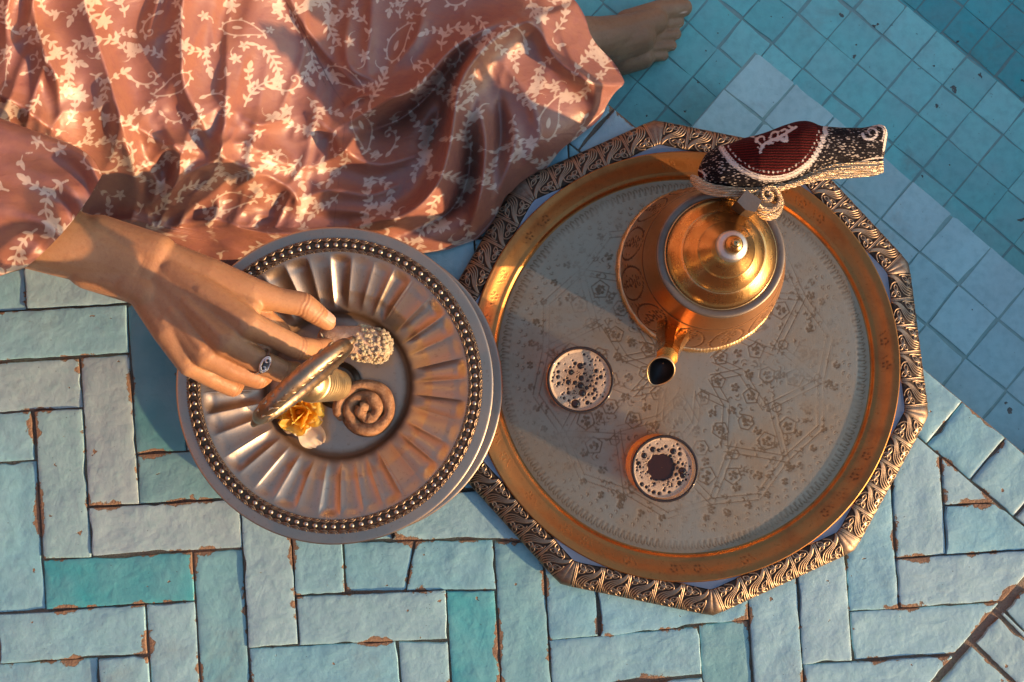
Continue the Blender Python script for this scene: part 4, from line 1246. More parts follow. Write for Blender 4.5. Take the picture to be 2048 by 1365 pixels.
def build_roll():
    c = at(733, 820, WELL_Z + 0.01); c.z = WELL_Z + 0.0005
    t = thing('spiral_pastry', 'brown coiled pastry lying flat in the well of the upper dish', 'pastry', c)
    crust = mat_pastry('roll_crust', (0.28, 0.125, 0.05), (0.55, 0.31, 0.15))
    # a flattened rope of dough wound two and a half turns
    pts, rad = [], []
    T = 2 * math.pi * 2.15
    for a in np.linspace(0.5, T, 150):
        r = 0.0030 + 0.0218 * (a / T) ** 0.95
        w = 0.0004 * math.sin(a * 5.3)
        pts.append((r * math.cos(a + 2.6) + w, r * math.sin(a + 2.6) * 1.0, 0.0098 - 0.0025 * (a / T) + 0.0012 * math.sin(a * 1.7)))
        rad.append(0.0058 + 0.0007 * math.sin(a * 3.1))
    rad[0] = 0.004; rad[-1] = 0.0015; rad[-2] = 0.003; rad[-3] = 0.0042
    obj('coil', tube('coil', pts, rad, crust, 18, scale_n=1.55), t)
    # ragged inner fold of dough
    fold = []
    n1, n2 = 22, 10
    U, V = np.meshgrid(np.linspace(0, 1, n1), np.linspace(-1, 1, n2), indexing='ij')
    X = 0.011 * (U - 0.35) * 1.3; Y = 0.0065 * V * (1 - 0.5 * U) + 0.004 * np.sin(U * 3); Z = 0.0185 - 0.004 * V * V + 0.0015 * np.sin(U * 9 + V * 2) - 0.004 * U
    obj('inner_fold', grid_mesh('inner_fold', X, Y, Z, mat_pastry('roll_fold', (0.34, 0.16, 0.06), (0.58, 0.34, 0.17))), t)
    # sugar-crusted floor under the coil
    th = np.linspace(0, 2 * math.pi, 60, endpoint=False)
    obj('base', lathe('base', [(0.0002, 0.006), (0.012, 0.006), (0.021, 0.005), (0.0245, 0.002), (0.021, 0.0)], crust, 60), t)
build_roll()

COOKIE_Z = 0.152
def build_cookie():
    a, b = at(652, 674, COOKIE_Z), at(762, 694, COOKIE_Z - 0.006)
    c = (a + b) / 2
    t = thing('nut_biscuit', 'finger-shaped glazed biscuit with one end rolled in chopped nuts, held above the dish', 'biscuit', (c.x, c.y, COOKIE_Z - 0.016))
    o = t.location
    d = (b - a)
    body = []
    for s0, s1, r0, r1 in ((0.06, 0.5, 0.0105, 0.0145), (0.5, 0.78, 0.0145, 0.0148), (0.78, 0.95, 0.0148, 0.0125)):
        body.append(capsule(a + d * s0 - o, a + d * s1 - o, r0, r1, 24, 8))
    glaze = mat_pastry('biscuit_glaze', (0.52, 0.33, 0.19), (0.70, 0.52, 0.36), 0.25, 120)
    obj('dough', fuse('dough', body, 0.0011, 6, glaze), t)
    nut = mat_pastry('nut_crumb', (0.84, 0.66, 0.38), (0.95, 0.82, 0.56), 0.55, 600)
    rg = random.Random(4)
    bm = bmesh.new(); bmesh.ops.create_icosphere(bm, subdivisions=1, radius=1.0)
    for v in bm.verts:
        v.co *= rg.uniform(0.75, 1.15)
    crumb = bpy.data.meshes.new('crumb'); bm.to_mesh(crumb); bm.free(); crumb.materials.append(nut)
    dn = d.normalized(); s1 = Vector((-dn.y, dn.x, 0)).normalized(); s2 = dn.cross(s1)
    for k in range(290):
        u = rg.uniform(0.50, 1.19); an = rg.uniform(0, 2 * math.pi)
        r = 0.0150 if u < 0.92 else 0.0150 * math.sqrt(max(0.02, 1 - ((u - 0.92) / 0.28) ** 2))
        if u < 0.62 and rg.random() < 0.5 + (0.62 - u) * 4:
            continue
        p = a + d * u + (s1 * math.cos(an) + s2 * math.sin(an)) * r - o
        q = obj('crumb', crumb, t, p); s = rg.uniform(0.0014, 0.0025)
        q.scale = (s, s * rg.uniform(0.7, 1.2), s); q.rotation_euler = (rg.random() * 6, rg.random() * 6, rg.random() * 6)
    # a sliver of almond on the glaze
    e = at(644, 669, COOKIE_Z + 0.013) - o
    obj('almond_sliver', tube('almond_sliver', [(e.x - 0.0015, e.y + 0.0015, e.z), (e.x - 0.0005, e.y - 0.0005, e.z + 0.0004), (e.x + 0.001, e.y - 0.0028, e.z)], [0.0004, 0.0009, 0.0004], nut, 6), t)
build_cookie()

def build_flower():
    c = at(592, 826, WELL_Z + 0.03)
    t = thing('yellow_flower', 'small yellow and cream flower lying beside the post on the upper dish', 'flower', (c.x, c.y, WELL_Z + 0.001))
    m = NT('petal'); p = m.coord('Object')
    rad = m.attr('tip'); n = m.noise(p, 160, 4, 0.6)
    col = m.mix(m.ramp(m.math('ADD', rad, m.math('MULTIPLY', m.math('SUBTRACT', n, 0.5), 0.6)), 0.25, 1.0), (0.85, 0.42, 0.012), (0.88, 0.66, 0.14))
    col = m.mix(m.ramp(m.objcol(), 0.4, 0.6), col, (0.86, 0.72, 0.52))
    sh = m.bsdf(col, 0.5, 0, m.bump(m.noise(scaled(m, p, 300, 300, 300), 1, 3), 0.3, 0.0006), Subsurface_Weight=0.3, Subsurface_Radius=(0.006, 0.004, 0.001), Subsurface_Scale=1.0)
    tl = m.n('ShaderNodeBsdfTranslucent'); m.set(tl.inputs[0], col)
    mx = m.n('ShaderNodeMixShader'); mx.inputs[0].default_value = 0.35
    m.t.links.new(sh, mx.inputs[1]); m.t.links.new(tl.outputs[0], mx.inputs[2])
    mp = m.done(mx.outputs[0])
    rg = random.Random(12)
    def petal(L, W, cup, curl, sd):
        U, V = np.meshgrid(np.linspace(0, 1, 16), np.linspace(-1, 1, 13), indexing='ij')
        wd = W * np.sin(np.clip(U * 0.88 + 0.06, 0, 1) * math.pi) ** 0.55 * (0.45 + 0.75 * U)
        X = L * U; Y = wd * V
        Z = cup * L * U ** 1.3 * 0.9 + W * 0.55 * V * V * (1 - 0.3 * U) - curl * L * smooth(0.7, 1.0, U) * 0.25 + 0.0011 * np.sin(V * 5 + sd) * U * U + 0.0008 * np.sin(V * 11 + sd * 2) * U ** 3
        X = X * (1 - 0.25 * cup * U)
        X = X - 0.0012 * np.abs(np.sin(V * 4 + sd)) * U ** 4
        return grid_mesh('petal', X, Y, Z, mp, attrs={'tip': U})
    specs = [(5, 0.0235, 0.0145, 0.25, 1.0, 0.005), (5, 0.0205, 0.0130, 0.6, 0.8, 0.008), (4, 0.0170, 0.0115, 1.2, 0.4, 0.010), (3, 0.0120, 0.008, 2.0, 0.1, 0.012)]
    for q, (n_, L, W, cup, curl, z) in enumerate(specs):
        for k in range(n_):
            o = obj('petal', petal(L * rg.uniform(0.9, 1.1), W * rg.uniform(0.9, 1.1), cup, curl, rg.random() * 6), t, (0, 0, z))
            o.rotation_euler = (rg.uniform(-0.15, 0.15), rg.uniform(-0.1, 0.1), k * 2 * math.pi / n_ + q * 0.5 + rg.uniform(-0.2, 0.2))
            o.color = (1, 1, 1, 1) if (q == 0 and k in (3, 4)) else (0, 0, 0, 1)
    # one large cream petal lying towards the rim
    o = obj('petal', petal(0.030, 0.0135, 0.05, 0.6, 2.0), t, (0.002, -0.004, 0.004)); o.rotation_euler.z = R(-62); o.color = (1, 1, 1, 1)
    o = obj('petal', petal(0.026, 0.013, 0.12, 0.6, 4.0), t, (-0.002, 0.0, 0.005)); o.rotation_euler.z = R(160); o.color = (0, 0, 0, 1)
    st = NT('stamen'); st = st.done(st.bsdf((0.55, 0.25, 0.02), 0.6))
    obj('heart', lathe('heart', [(0.0032, 0.010), (0.003, 0.016), (0.0018, 0.0185), (0.0002, 0.019)], st, 14), t)
build_flower()
# ------------------------------------------------------------------ the seated woman: arm, foot, dress
def mat_skin():
    m = NT('skin'); p = m.coord('Object')
    n1 = m.noise(p, 14, 4, 0.6); n2 = m.noise(p, 260, 4, 0.7); n3 = m.noise(scaled(m, p, 1200, 500, 900), 1.0, 3, 0.7); v = m.voro(p, 520)
    c = m.mix(m.ramp(n1, 0.3, 0.7), (0.39, 0.190, 0.085), (0.50, 0.28, 0.140))
    c = m.mix(m.ramp(n2, 0.45, 0.75, 0, 0.35), c, (0.30, 0.115, 0.065))
    c = m.mix(m.math('MULTIPLY', m.attr('crease'), 0.45, clamp=True), c, (0.27, 0.10, 0.05))
    h = m.math('ADD', m.math('MULTIPLY', v, 0.5), m.math('ADD', m.math('MULTIPLY', n2, 1.3), m.math('MULTIPLY', n3, 0.4)))
    return m.done(m.bsdf(c, m.ramp(n2, 0.3, 0.7, 0.42, 0.6), 0, m.bump(h, 0.26, 0.0007), Subsurface_Weight=0.16, Subsurface_Radius=(0.010, 0.004, 0.002), Subsurface_Scale=1.0))
M_SKIN = mat_skin()
PERSON_LOC = at(200, -420, 0); PERSON_LOC.z = 0
person = thing('person', 'seated person in a rust floral dress reaching for a biscuit, one foot in the pool', 'person', PERSON_LOC)

def chain(parts, pts, n=1):
    for (p, r), (q, s) in zip(pts, pts[1:]):
        parts.append(capsule(p, q, r, s))

def J(px, py, z, r):
    return (at(px, py, z), r)

def build_body():
    arm = []
    # forearm and flattened wrist
    chain(arm, [J(-330, 330, 0.22, 0.040), J(-120, 405, 0.215, 0.037), J(60, 462, 0.210, 0.0318), J(190, 505, 0.207, 0.0275), J(268, 530, 0.205, 0.0232)])
    for dy in (-26, 0, 26):
        chain(arm, [J(190 + dy * -0.3, 505 + dy, 0.207, 0.021), J(300 + dy * -0.45, 540 + dy * 1.15, 0.206, 0.0185)])
    chain(arm, [J(262, 568, 0.212, 0.0150), J(292, 585, 0.213, 0.0135), J(330, 618, 0.208, 0.0125)])      # ulna head
    W0 = (318, 548)
    # metacarpals
    mc = {'index': (497, 650, 0.219, 0.0128), 'middle': (452, 683, 0.222, 0.0130), 'ring': (412, 708, 0.217, 0.0122), 'little': (381, 728, 0.208, 0.0112)}
    starts = {'index': (345, 545), 'middle': (325, 560), 'ring': (308, 578), 'little': (298, 592)}
    for k, (x, y, z, r) in mc.items():
        sx, sy = starts[k]
        chain(arm, [J(sx, sy, 0.206, 0.0160), J((sx + x) / 2, (sy + y) / 2, 0.212, 0.0148), J(x, y, z - 0.002, r)])
        chain(arm, [J(sx, sy, 0.198, 0.0150), J((sx + x) / 2, (sy + y) / 2, 0.198, 0.0150), J(x - 8, y - 8, z - 0.016, r)])
    for a, b in (('index', 'middle'), ('middle', 'ring'), ('ring', 'little')):
        chain(arm, [J(*mc[a][:2], mc[a][2] - 0.006, 0.0095), J(*mc[b][:2], mc[b][2] - 0.006, 0.0095)])
    # thumb
    chain(arm, [J(340, 525, 0.203, 0.0165), J(420, 555, 0.200, 0.0165), J(505, 586, 0.196, 0.0132), J(560, 601, 0.190, 0.0106), J(606, 609, 0.184, 0.0108), J(632, 628, 0.176, 0.0098), J(655, 645, 0.168, 0.0074)])
    chain(arm, [J(440, 590, 0.200, 0.0145), J(498, 618, 0.203, 0.0105)])                                 # web
    chain(arm, [J(400, 575, 0.204, 0.016), J(470, 625, 0.207, 0.0145)])
    # fingers
    F = {
        'index': [J(497, 650, 0.217, 0.0122), J(548, 672, 0.208, 0.0100), J(598, 697, 0.196, 0.0102), J(630, 697, 0.178, 0.0085), J(652, 691, 0.163, 0.0068)],
        'middle': [J(452, 683, 0.220, 0.0124), J(505, 716, 0.210, 0.0102), J(562, 742, 0.196, 0.0102), J(588, 744, 0.175, 0.0086), J(590, 738, 0.158, 0.0070)],
        'ring': [J(412, 708, 0.215, 0.0118), J(460, 737, 0.205, 0.0098), J(516, 756, 0.190, 0.0098), J(528, 752, 0.168, 0.0084), J(508, 744, 0.157, 0.0070)],
        'little': [J(381, 728, 0.206, 0.0108), J(420, 753, 0.196, 0.0090), J(465, 774, 0.181, 0.0090), J(472, 768, 0.164, 0.0078), J(456, 758, 0.156, 0.0064)],
    }
    for k, pts in F.items():
        chain(arm, pts)
    # curled inner side of the hand seen between thumb and forefinger
    chain(arm, [J(470, 610, 0.188, 0.013), J(532, 640, 0.180, 0.0098), J(560, 662, 0.168, 0.0088), J(572, 676, 0.158, 0.0075)])
    # tendons and the knuckle heads under the skin
    for k2, (x, y, z, r) in mc.items():
        sx, sy = starts[k2]
        chain(arm, [J(sx + (x - sx) * 0.35, sy + (y - sy) * 0.35, 0.2235, 0.0035), J(x - (x - sx) * 0.08, y - (y - sy) * 0.08, z + 0.0078, 0.0042)])
    armm = fuse('arm', arm, 0.0011, 16, M_SKIN)
    joints = []
    for pts in list(F.values()) + [[J(505, 586, 0.196, 0.0132), J(560, 601, 0.190, 0.0106), J(606, 609, 0.184, 0.0108), J(632, 628, 0.176, 0.0098), J(655, 645, 0.168, 0.0074)]]:
        for q in range(1, len(pts) - 1):
            d = (pts[q + 1][0] - pts[q - 1][0]).normalized()
            if q != 1:
                joints.append((pts[q][0], d, pts[q][1], 1.0))
    joints.append((at(300, 545, 0.206), (at(318, 550, 0.206) - at(280, 535, 0.206)).normalized(), 0.028, 0.22))
    n_ = len(armm.vertices); co = np.zeros(n_ * 3, np.float32); armm.vertices.foreach_get('co', co); co = co.reshape(-1, 3)
    nr = np.zeros(n_ * 3, np.float32); armm.vertices.foreach_get('normal', nr); nr = nr.reshape(-1, 3)
    cr = np.zeros(n_)
    for c_, d_, r_, w_ in joints:
        rel = co - np.array(c_); sl = rel @ np.array(d_); rad_ = np.linalg.norm(rel - sl[:, None] * np.array(d_), axis=1)
        wob = 0.0007 * np.sin(rel @ np.array((310.0, 270.0, 190.0)))
        m_ = (rad_ < r_ * 1.35)
        cr += np.where(m_, np.exp(-(sl / 0.0042) ** 2) * (0.5 + 0.5 * np.cos((sl + wob) * 2 * math.pi / 0.0036)) * w_, 0)
    armm.vertices.foreach_set('co', (co - nr * (cr * 0.00055)[:, None]).astype(np.float32).ravel())
    a_ = armm.attributes.new('crease', 'FLOAT', 'POINT'); a_.data.foreach_set('value', cr.astype(np.float32))
    # leg and foot
    zs = Z_STEP
    leg = []
    ft = lambda x, y, z, r: J(x, y, zs + z, r)
    chain(leg, [ft(1096, 92, 0.032, 0.029), ft(1150, 92, 0.036, 0.031), ft(1215, 84, 0.036, 0.030), ft(1270, 72, 0.028, 0.025)])
    chain(leg, [ft(1110, 84, 0.035, 0.028), ft(1150, 84, 0.062, 0.030), ft(1200, 78, 0.052, 0.026), ft(1260, 62, 0.036, 0.020), ft(1310, 42, 0.024, 0.016)])
    toes = [((1255, 48), (1322, 22), (1366, 16), 0.0135, 0.0112), ((1255, 66), (1318, 50), (1357, 45), 0.0098, 0.0072), ((1252, 82), (1314, 74), (1352, 69), 0.0096, 0.0068), ((1248, 98), (1306, 95), (1343, 92), 0.0094, 0.0066), ((1238, 112), (1292, 114), (1327, 112), 0.0094, 0.0064)]
    for (a, b, c, r0, r1) in toes:
        chain(leg, [ft(*a, 0.026, 0.017), ft(*b, r0 + 0.004, r0), ft(b[0] + (c[0] - b[0]) * 0.45, b[1] + (c[1] - b[1]) * 0.45, r1 + 0.006, r1 * 1.05), ft(*c, r1 + 0.001, r1)])
    chain(leg, [ft(1180, 122, 0.022, 0.020), ft(1240, 124, 0.019, 0.017), ft(1285, 116, 0.017, 0.014)])
    chain(leg, [ft(1112, 82, 0.035, 0.028), ft(1105, 70, 0.10, 0.031)])
    kn = at(760, -330, 0.10)
    ank = at(1105, 70, zs + 0.10)
    chain(leg, [(ank, 0.031), (ank.lerp(kn, 0.35), 0.040), (ank.lerp(kn, 0.72), 0.052), (kn, 0.056)])
    legm = fuse('leg', leg, 0.0015, 5, M_SKIN)
    a_ = legm.attributes.new('crease', 'FLOAT', 'POINT')
    # hips, torso, neck, head: sit just outside the picture
    P = PERSON_LOC
    V3 = lambda x, y, z: P + Vector((x, y, z))
    tor = []
    chain(tor, [(kn, 0.056), (V3(0.08, 0.04, 0.13), 0.085)])
    chain(tor, [(V3(0.06, 0.03, 0.13), 0.09), (V3(0.30, -0.02, 0.11), 0.068), (V3(0.10, -0.14, 0.07), 0.05)])
    chain(tor, [(V3(-0.10, 0.02, 0.12), 0.115), (V3(0.05, 0.02, 0.12), 0.115)])
    chain(tor, [(V3(-0.03, 0.03, 0.14), 0.12), (V3(-0.05, 0.02, 0.32), 0.10), (V3(-0.05, 0.02, 0.46), 0.115), (V3(-0.05, 0.03, 0.56), 0.07), (V3(-0.04, 0.02, 0.64), 0.05)])
    chain(tor, [(V3(-0.22, 0.02, 0.54), 0.05), (V3(0.12, 0.02, 0.54), 0.05)])
    sh = V3(-0.22, 0.0, 0.53)
    el = at(-330, 330, 0.22)
    chain(tor, [(sh, 0.050), (el, 0.040)])
    chain(tor, [(V3(0.12, 0.02, 0.53), 0.05), (V3(0.22, 0.02, 0.32), 0.04), (V3(0.24, -0.04, 0.19), 0.032)])
    chain(tor, [(V3(-0.04, -0.01, 0.72), 0.078), (V3(-0.04, 0.02, 0.77), 0.088)])
    chain(tor, [(V3(-0.04, -0.06, 0.69), 0.035), (V3(-0.04, -0.07, 0.71), 0.03)])
    chain(tor, [(V3(-0.04, -0.098, 0.735), 0.010), (V3(-0.04, -0.088, 0.76), 0.008)])
    for s in (-1, 1):
        chain(tor, [(V3(-0.04 + s * 0.088, 0.02, 0.735), 0.012), (V3(-0.04 + s * 0.09, 0.025, 0.76), 0.014)])
    torm = fuse('torso', tor, 0.009, 6, M_SKIN)
    a_ = torm.attributes.new('crease', 'FLOAT', 'POINT')
    # one body mesh
    bm = bmesh.new()
    for me in (armm, legm, torm):
        bm.from_mesh(me)
    body = bpy.data.meshes.new('body'); bm.to_mesh(body); bm.free()
    body.materials.append(M_SKIN)
    body.polygons.foreach_set('use_smooth', np.full(len(body.polygons), True))
    body.transform(Matrix.Translation(-P))
    b = obj('body', body, person)
    # nails
    mn = NT('nail'); mn = mn.done(mn.bsdf((0.62, 0.38, 0.27), 0.2, 0))
    def nail(c, along, up, L, W):
        along = along.normalized(); up = (up - along * up.dot(along)).normalized(); sd = along.cross(up)
        U, V = np.meshgrid(np.linspace(-1, 1, 9), np.linspace(-1, 1, 9), indexing='ij')
        G = [[tuple(c + along * (u * L) + sd * (v * W * (1 - 0.25 * u * u if u > 0 else 1)) + up * (-0.35 * W * v * v - 0.0004 * (u > 0.9)) - P) for v in np.linspace(-1, 1, 9)] for u in np.linspace(-1, 1, 9)]
        G = np.array(G); obj('nail', grid_mesh('nail', G[:, :, 0], G[:, :, 1], G[:, :, 2], mn), b)
    th_dir = at(655, 645, 0.168) - at(632, 628, 0.176)
    ax_ = at(648, 640, 0.1703); up_ = Vector((0.34, 0.62, 0.70)); up_ = (up_ - th_dir.normalized() * up_.dot(th_dir.normalized())).normalized()
    nail(ax_ + up_ * 0.0086, th_dir, up_, 0.0062, 0.0056)
    for (a, b_, c_, r0, r1) in toes:
        d = Vector((1, 0, 0)) * 1.0; tip = at(*c_, zs + r1 * 2.0)
        nail(tip + Vector((0.001, 0, r1 * 0.02)), Vector((1, 0.15, -0.35)), Vector((0, 0, 1)), r1 * 0.55, r1 * 0.55)
    # hair
    mh = NT('hair'); mh = mh.done(mh.bsdf((0.03, 0.018, 0.012), 0.5))
    hp = []
    chain(hp, [(Vector((-0.04, 0.03, 0.79)), 0.088), (Vector((-0.04, 0.06, 0.74)), 0.085), (Vector((-0.04, 0.09, 0.60)), 0.06), (Vector((-0.04, 0.10, 0.42)), 0.05)])
    obj('hair', fuse('hair', hp, 0.008, 4, mh), person)
build_body()

# ------------------------------------------------------------------ ring on the middle finger
def build_ring():
    a, b = at(505, 716, 0.210), at(562, 742, 0.196)
    c = a.lerp(b, 0.30); d = (b - a).normalized()
    t = thing('silver_ring', 'silver scrollwork ring on a finger of the reaching hand', 'ring', c)
    s = Vector((-d.y, d.x, 0)).normalized(); u = d.cross(s)
    if u.z < 0:
        u = -u
    rr = 0.0109
    obj('band', tube('band', [s * rr * math.cos(q) + u * rr * math.sin(q) for q in np.linspace(0, 2 * math.pi, 48)], 0.0011, M_RINGS, 8, cap=False), t)
    def on(x, y, lift=0.0):
        return d * x + s * y + u * (rr + 0.0016 + lift - 16 * y * y)
    obj('bezel', tube('bezel', [on(0.0036 * math.cos(q), 0.0068 * math.sin(q)) for q in np.linspace(0, 2 * math.pi, 40)], 0.0010, M_RINGS, 8, cap=False), t)
    for sg in (-1, 1):
        pts = []
        for q in np.linspace(0, 5.6, 34):
            r = 0.0030 - 0.0004 * q
            pts.append(on(sg * r * math.cos(q) * 0.9, sg * (0.0031 + r * math.sin(q)), 0.0006))
        obj('scroll', tube('scroll', pts, np.linspace(0.0011, 0.0007, 34), M_RINGS, 8), t)
    obj('plate', tube('plate', [on(0, y, -0.0012) for y in np.linspace(-0.0085, 0.0085, 9)], [0.001, 0.0022, 0.003, 0.0034, 0.0034, 0.0034, 0.003, 0.0022, 0.001], M_DARKSILVER, 10, scale_n=0.25), t)
M_RINGS = mat_metal('ring_silver', (0.75, 0.74, 0.72), 0.2, (0.1, 0.09, 0.08), None, 0.2)
M_DARKSILVER = mat_metal('ring_dark', (0.16, 0.15, 0.14), 0.35, (0.03, 0.03, 0.03), None, 0.2)
build_ring()

# ------------------------------------------------------------------ dress
def mat_dress():
    m = NT('printed_satin'); p = m.coord('Object')
    n1 = m.noise(p, 18, 4, 0.6); n2 = m.noise(scaled(m, p, 900, 2600, 1600), 1.0, 2, 0.6); n3 = m.noise(p, 120, 4, 0.65)
    c = m.mix(n1, (0.240, 0.090, 0.080), (0.350, 0.158, 0.084))
    c = m.mix(m.ramp(n3, 0.4, 0.8, 0, 0.4), c, (0.200, 0.066, 0.084))
    pr = m.ramp(m.math('ADD', m.attr('print'), m.math('MULTIPLY', m.math('SUBTRACT', n3, 0.5), 1.2)), -0.7, 0.8, 0, 0.92)
    c = m.mix(pr, c, m.mix(n3, (0.52, 0.40, 0.31), (0.66, 0.54, 0.43)))
    c = m.mix(m.ramp(m.attr('seam'), 0.2, 0.9), c, (0.12, 0.04, 0.035))
    wr = m.noise(scaled(m, p, 55, 110, 55), 1.0, 4, 0.55, 0.9)
    h = m.math('ADD', m.math('MULTIPLY', n2, 0.08), m.math('MULTIPLY', wr, 1.0))
    return m.done(m.bsdf(c, m.ramp(n3, 0.3, 0.8, 0.40, 0.52), 0.0, m.bump(h, 0.45, 0.0014), IOR=1.7, Specular_IOR_Level=0.55))
M_DRESS = mat_dress()

def draw_print(F, x0, y0, x1, y1, seed, k=1.0):
    rg = random.Random(seed)
    def pt(p, a, r):
        return (p[0] + r * math.cos(a), p[1] + r * math.sin(a))
    def flower(p, r, n):
        a0 = rg.random() * 6.28
        for q in range(n):
            a = a0 + q * 2 * math.pi / n + rg.uniform(-0.1, 0.1)
            F.leaf(pt(p, a, r * 0.12), pt(p, a, r * rg.uniform(0.9, 1.1)), r * 0.20)
        F.disc(p, r * 0.14)
    def stem(p, a, L, curv, w=2.0, n=16):
        pts = [p]; hd = a
        for q in range(n):
            hd += curv / n * (0.6 + 0.8 * q / n); pts.append(pt(pts[-1], hd, L / n))
        F.stroke(pts, w, w * 0.65); return pts, hd
    def leaves(pts, step, ln, wd, side=0, start=2):
        for q in range(start, len(pts) - 1, step):
            a = math.atan2(pts[q + 1][1] - pts[q][1], pts[q + 1][0] - pts[q][0])
            for s in ((-1, 1) if side == 0 else (side,)):
                b = a + s * rg.uniform(0.65, 0.95)
                F.leaf(pt(pts[q], b, 1.0), pt(pts[q], b, ln * rg.uniform(0.8, 1.15)), wd)
    def sprig(p, a, s):
        pts, hd = stem(p, a, 92 * s, rg.choice((-1, 1)) * rg.uniform(1.2, 2.6), 2.1 * s)
        leaves(pts, 3, 18 * s, 3.2 * s); flower(pts[-1], 19 * s, rg.choice((5, 6, 6)))
        pts2, h2 = stem(pts[7], a + rg.choice((-1, 1)) * 0.9, 45 * s, rg.uniform(-2.2, 2.2), 1.8 * s, 12); leaves(pts2, 4, 14 * s, 3.2 * s); 
        F.leaf(pts2[-1], pt(pts2[-1], h2, 20 * s), 5.4 * s)
    def curl(p, a, s):
        sg = rg.choice((-1, 1)); pts = [p]; hd = a
        for q in range(30):
            hd += sg * (0.05 + 0.013 * q); pts.append(pt(pts[-1], hd, 5.2 * s * (1 - q / 42)))
        F.stroke(pts, 2.3 * s, 1.5 * s); F.disc(pts[-1], 3.6 * s); leaves(pts[:18], 4, 16 * s, 3.6 * s, -sg)
        F.leaf(p, pt(p, a + math.pi, 22 * s), 5 * s)
    def paisley(p, a, s):
        pts = []
        for q in np.linspace(0, 2 * math.pi, 34):
            r = 30 * s * (1 + 0.0 * q)
            x = 46 * s * math.cos(q) * (1 if math.cos(q) < 0 else 1.25); y = 21 * s * math.sin(q) * (1 - 0.55 * max(0, math.cos(q))) + 14 * s * max(0, math.cos(q)) ** 2
            pts.append((p[0] + x * math.cos(a) - y * math.sin(a), p[1] + x * math.sin(a) + y * math.cos(a)))
        F.stroke(pts, 1.9 * s); leaves(pts, 3, 12 * s, 2.9 * s, -1, 0)
        F.leaf(pt(p, a, -22 * s), pt(p, a, 8 * s), 4.6 * s); flower(pt(p, a, 70 * s), 13 * s, 5)
    def feather(p, a, s):
        pts, hd = stem(p, a, 84 * s, rg.uniform(-1.6, 1.6), 2.6 * s)
        for q in range(1, len(pts) - 1):
            b = math.atan2(pts[q + 1][1] - pts[q][1], pts[q + 1][0] - pts[q][0]); ln = 20 * s * math.sin(math.pi * (q + 1.5) / (len(pts) + 2)) + 4
            for sg in (-1, 1):
                if q % 3 == (1 if sg > 0 else 2):
                    F.leaf(pts[q], pt(pts[q], b + sg * 0.85, ln), 3.4 * s)
        F.leaf(pts[-2], pt(pts[-1], hd, 12 * s), 4 * s); flower(pt(p, a + 2.4, 26 * s), 15 * s, 5)
        F.leaf(p, pt(p, a + math.pi - 0.5, 22 * s), 4.4 * s)
    placed = []
    def darts(fn, r, n, smin, smax):
        got = 0; t = 0
        while got < n and t < n * 60:
            t += 1
            c = (rg.uniform(x0, x1), rg.uniform(y0, y1))
            if all((c[0] - q[0]) ** 2 + (c[1] - q[1]) ** 2 > (r * k + q[2]) ** 2 for q in placed):
                fn(c, rg.uniform(0, 6.28), rg.uniform(smin, smax) * k); placed.append((c[0], c[1], r * k)); got += 1
    A = (x1 - x0) * (y1 - y0) / (k * k) / 1e4
    cen = lambda fn, back: (lambda p, a, s: fn(pt(p, a, -back * s), a, s))
    darts(paisley, 44, int(A * 0.2), 0.8, 0.95)
    darts(cen(sprig, 40), 37, int(A * 0.95), 0.85, 1.0)
    darts(cen(feather, 36), 32, int(A * 0.6), 0.8, 0.95)
    darts(cen(curl, 18), 27, int(A * 0.9), 0.75, 0.95)
    darts(lambda p, a, s: (flower(p, 15 * s, 5), stem(p, a, 34 * s, 2.0, 1.7 * s, 8)), 19, int(A * 1.2), 0.8, 1.1)
    def pair(p, a, s):
        F.leaf(p, pt(p, a, 20 * s), 4.0 * s); F.leaf(p, pt(p, a + 1.1, 15 * s), 3.2 * s); stem(p, a + 3.6, 22 * s, 1.5, 1.5 * s, 6)
    darts(pair, 14, int(A * 2.2), 0.8, 1.1)

def ridge(PX, PY, pts, h, wl, wr, power=1.15):
    """fold along a polyline (photo pixels): height h, width wl left and wr right of its direction"""
    pts = np.array(smooth_prof(pts, 5)); best = np.full(PX.shape, 1e9); sd = np.zeros(PX.shape); tt = np.zeros(PX.shape)
    n = len(pts) - 1
    x0, x1 = pts[:, 0].min() - 3 * max(wl, wr), pts[:, 0].max() + 3 * max(wl, wr); y0, y1 = pts[:, 1].min() - 3 * max(wl, wr), pts[:, 1].max() + 3 * max(wl, wr)
    near = (PX > x0) & (PX < x1) & (PY > y0) & (PY < y1)
    X = PX[near]; Y = PY[near]; b = np.full(X.shape, 1e9); s_ = np.zeros(X.shape); t_ = np.zeros(X.shape)
    for k in range(n):
        a, c = pts[k], pts[k + 1]; d = c - a; L2 = d @ d + 1e-9
        t = np.clip(((X - a[0]) * d[0] + (Y - a[1]) * d[1]) / L2, 0, 1)
        dist = np.hypot(X - a[0] - t * d[0], Y - a[1] - t * d[1]); side = np.sign((X - a[0]) * d[1] - (Y - a[1]) * d[0])
        q = dist < b
        b = np.where(q, dist, b); s_ = np.where(q, side, s_); t_ = np.where(q, (k + t) / n, t_)
    w = np.where(s_ > 0, wr, wl)
    tap = np.sin(np.clip(t_, 0.0, 1) * math.pi * 0.88 + 0.19) ** 0.7
    val = h * np.exp(-(b / w) ** power) * tap
    out = np.zeros(PX.shape); out[near] = val
    return out

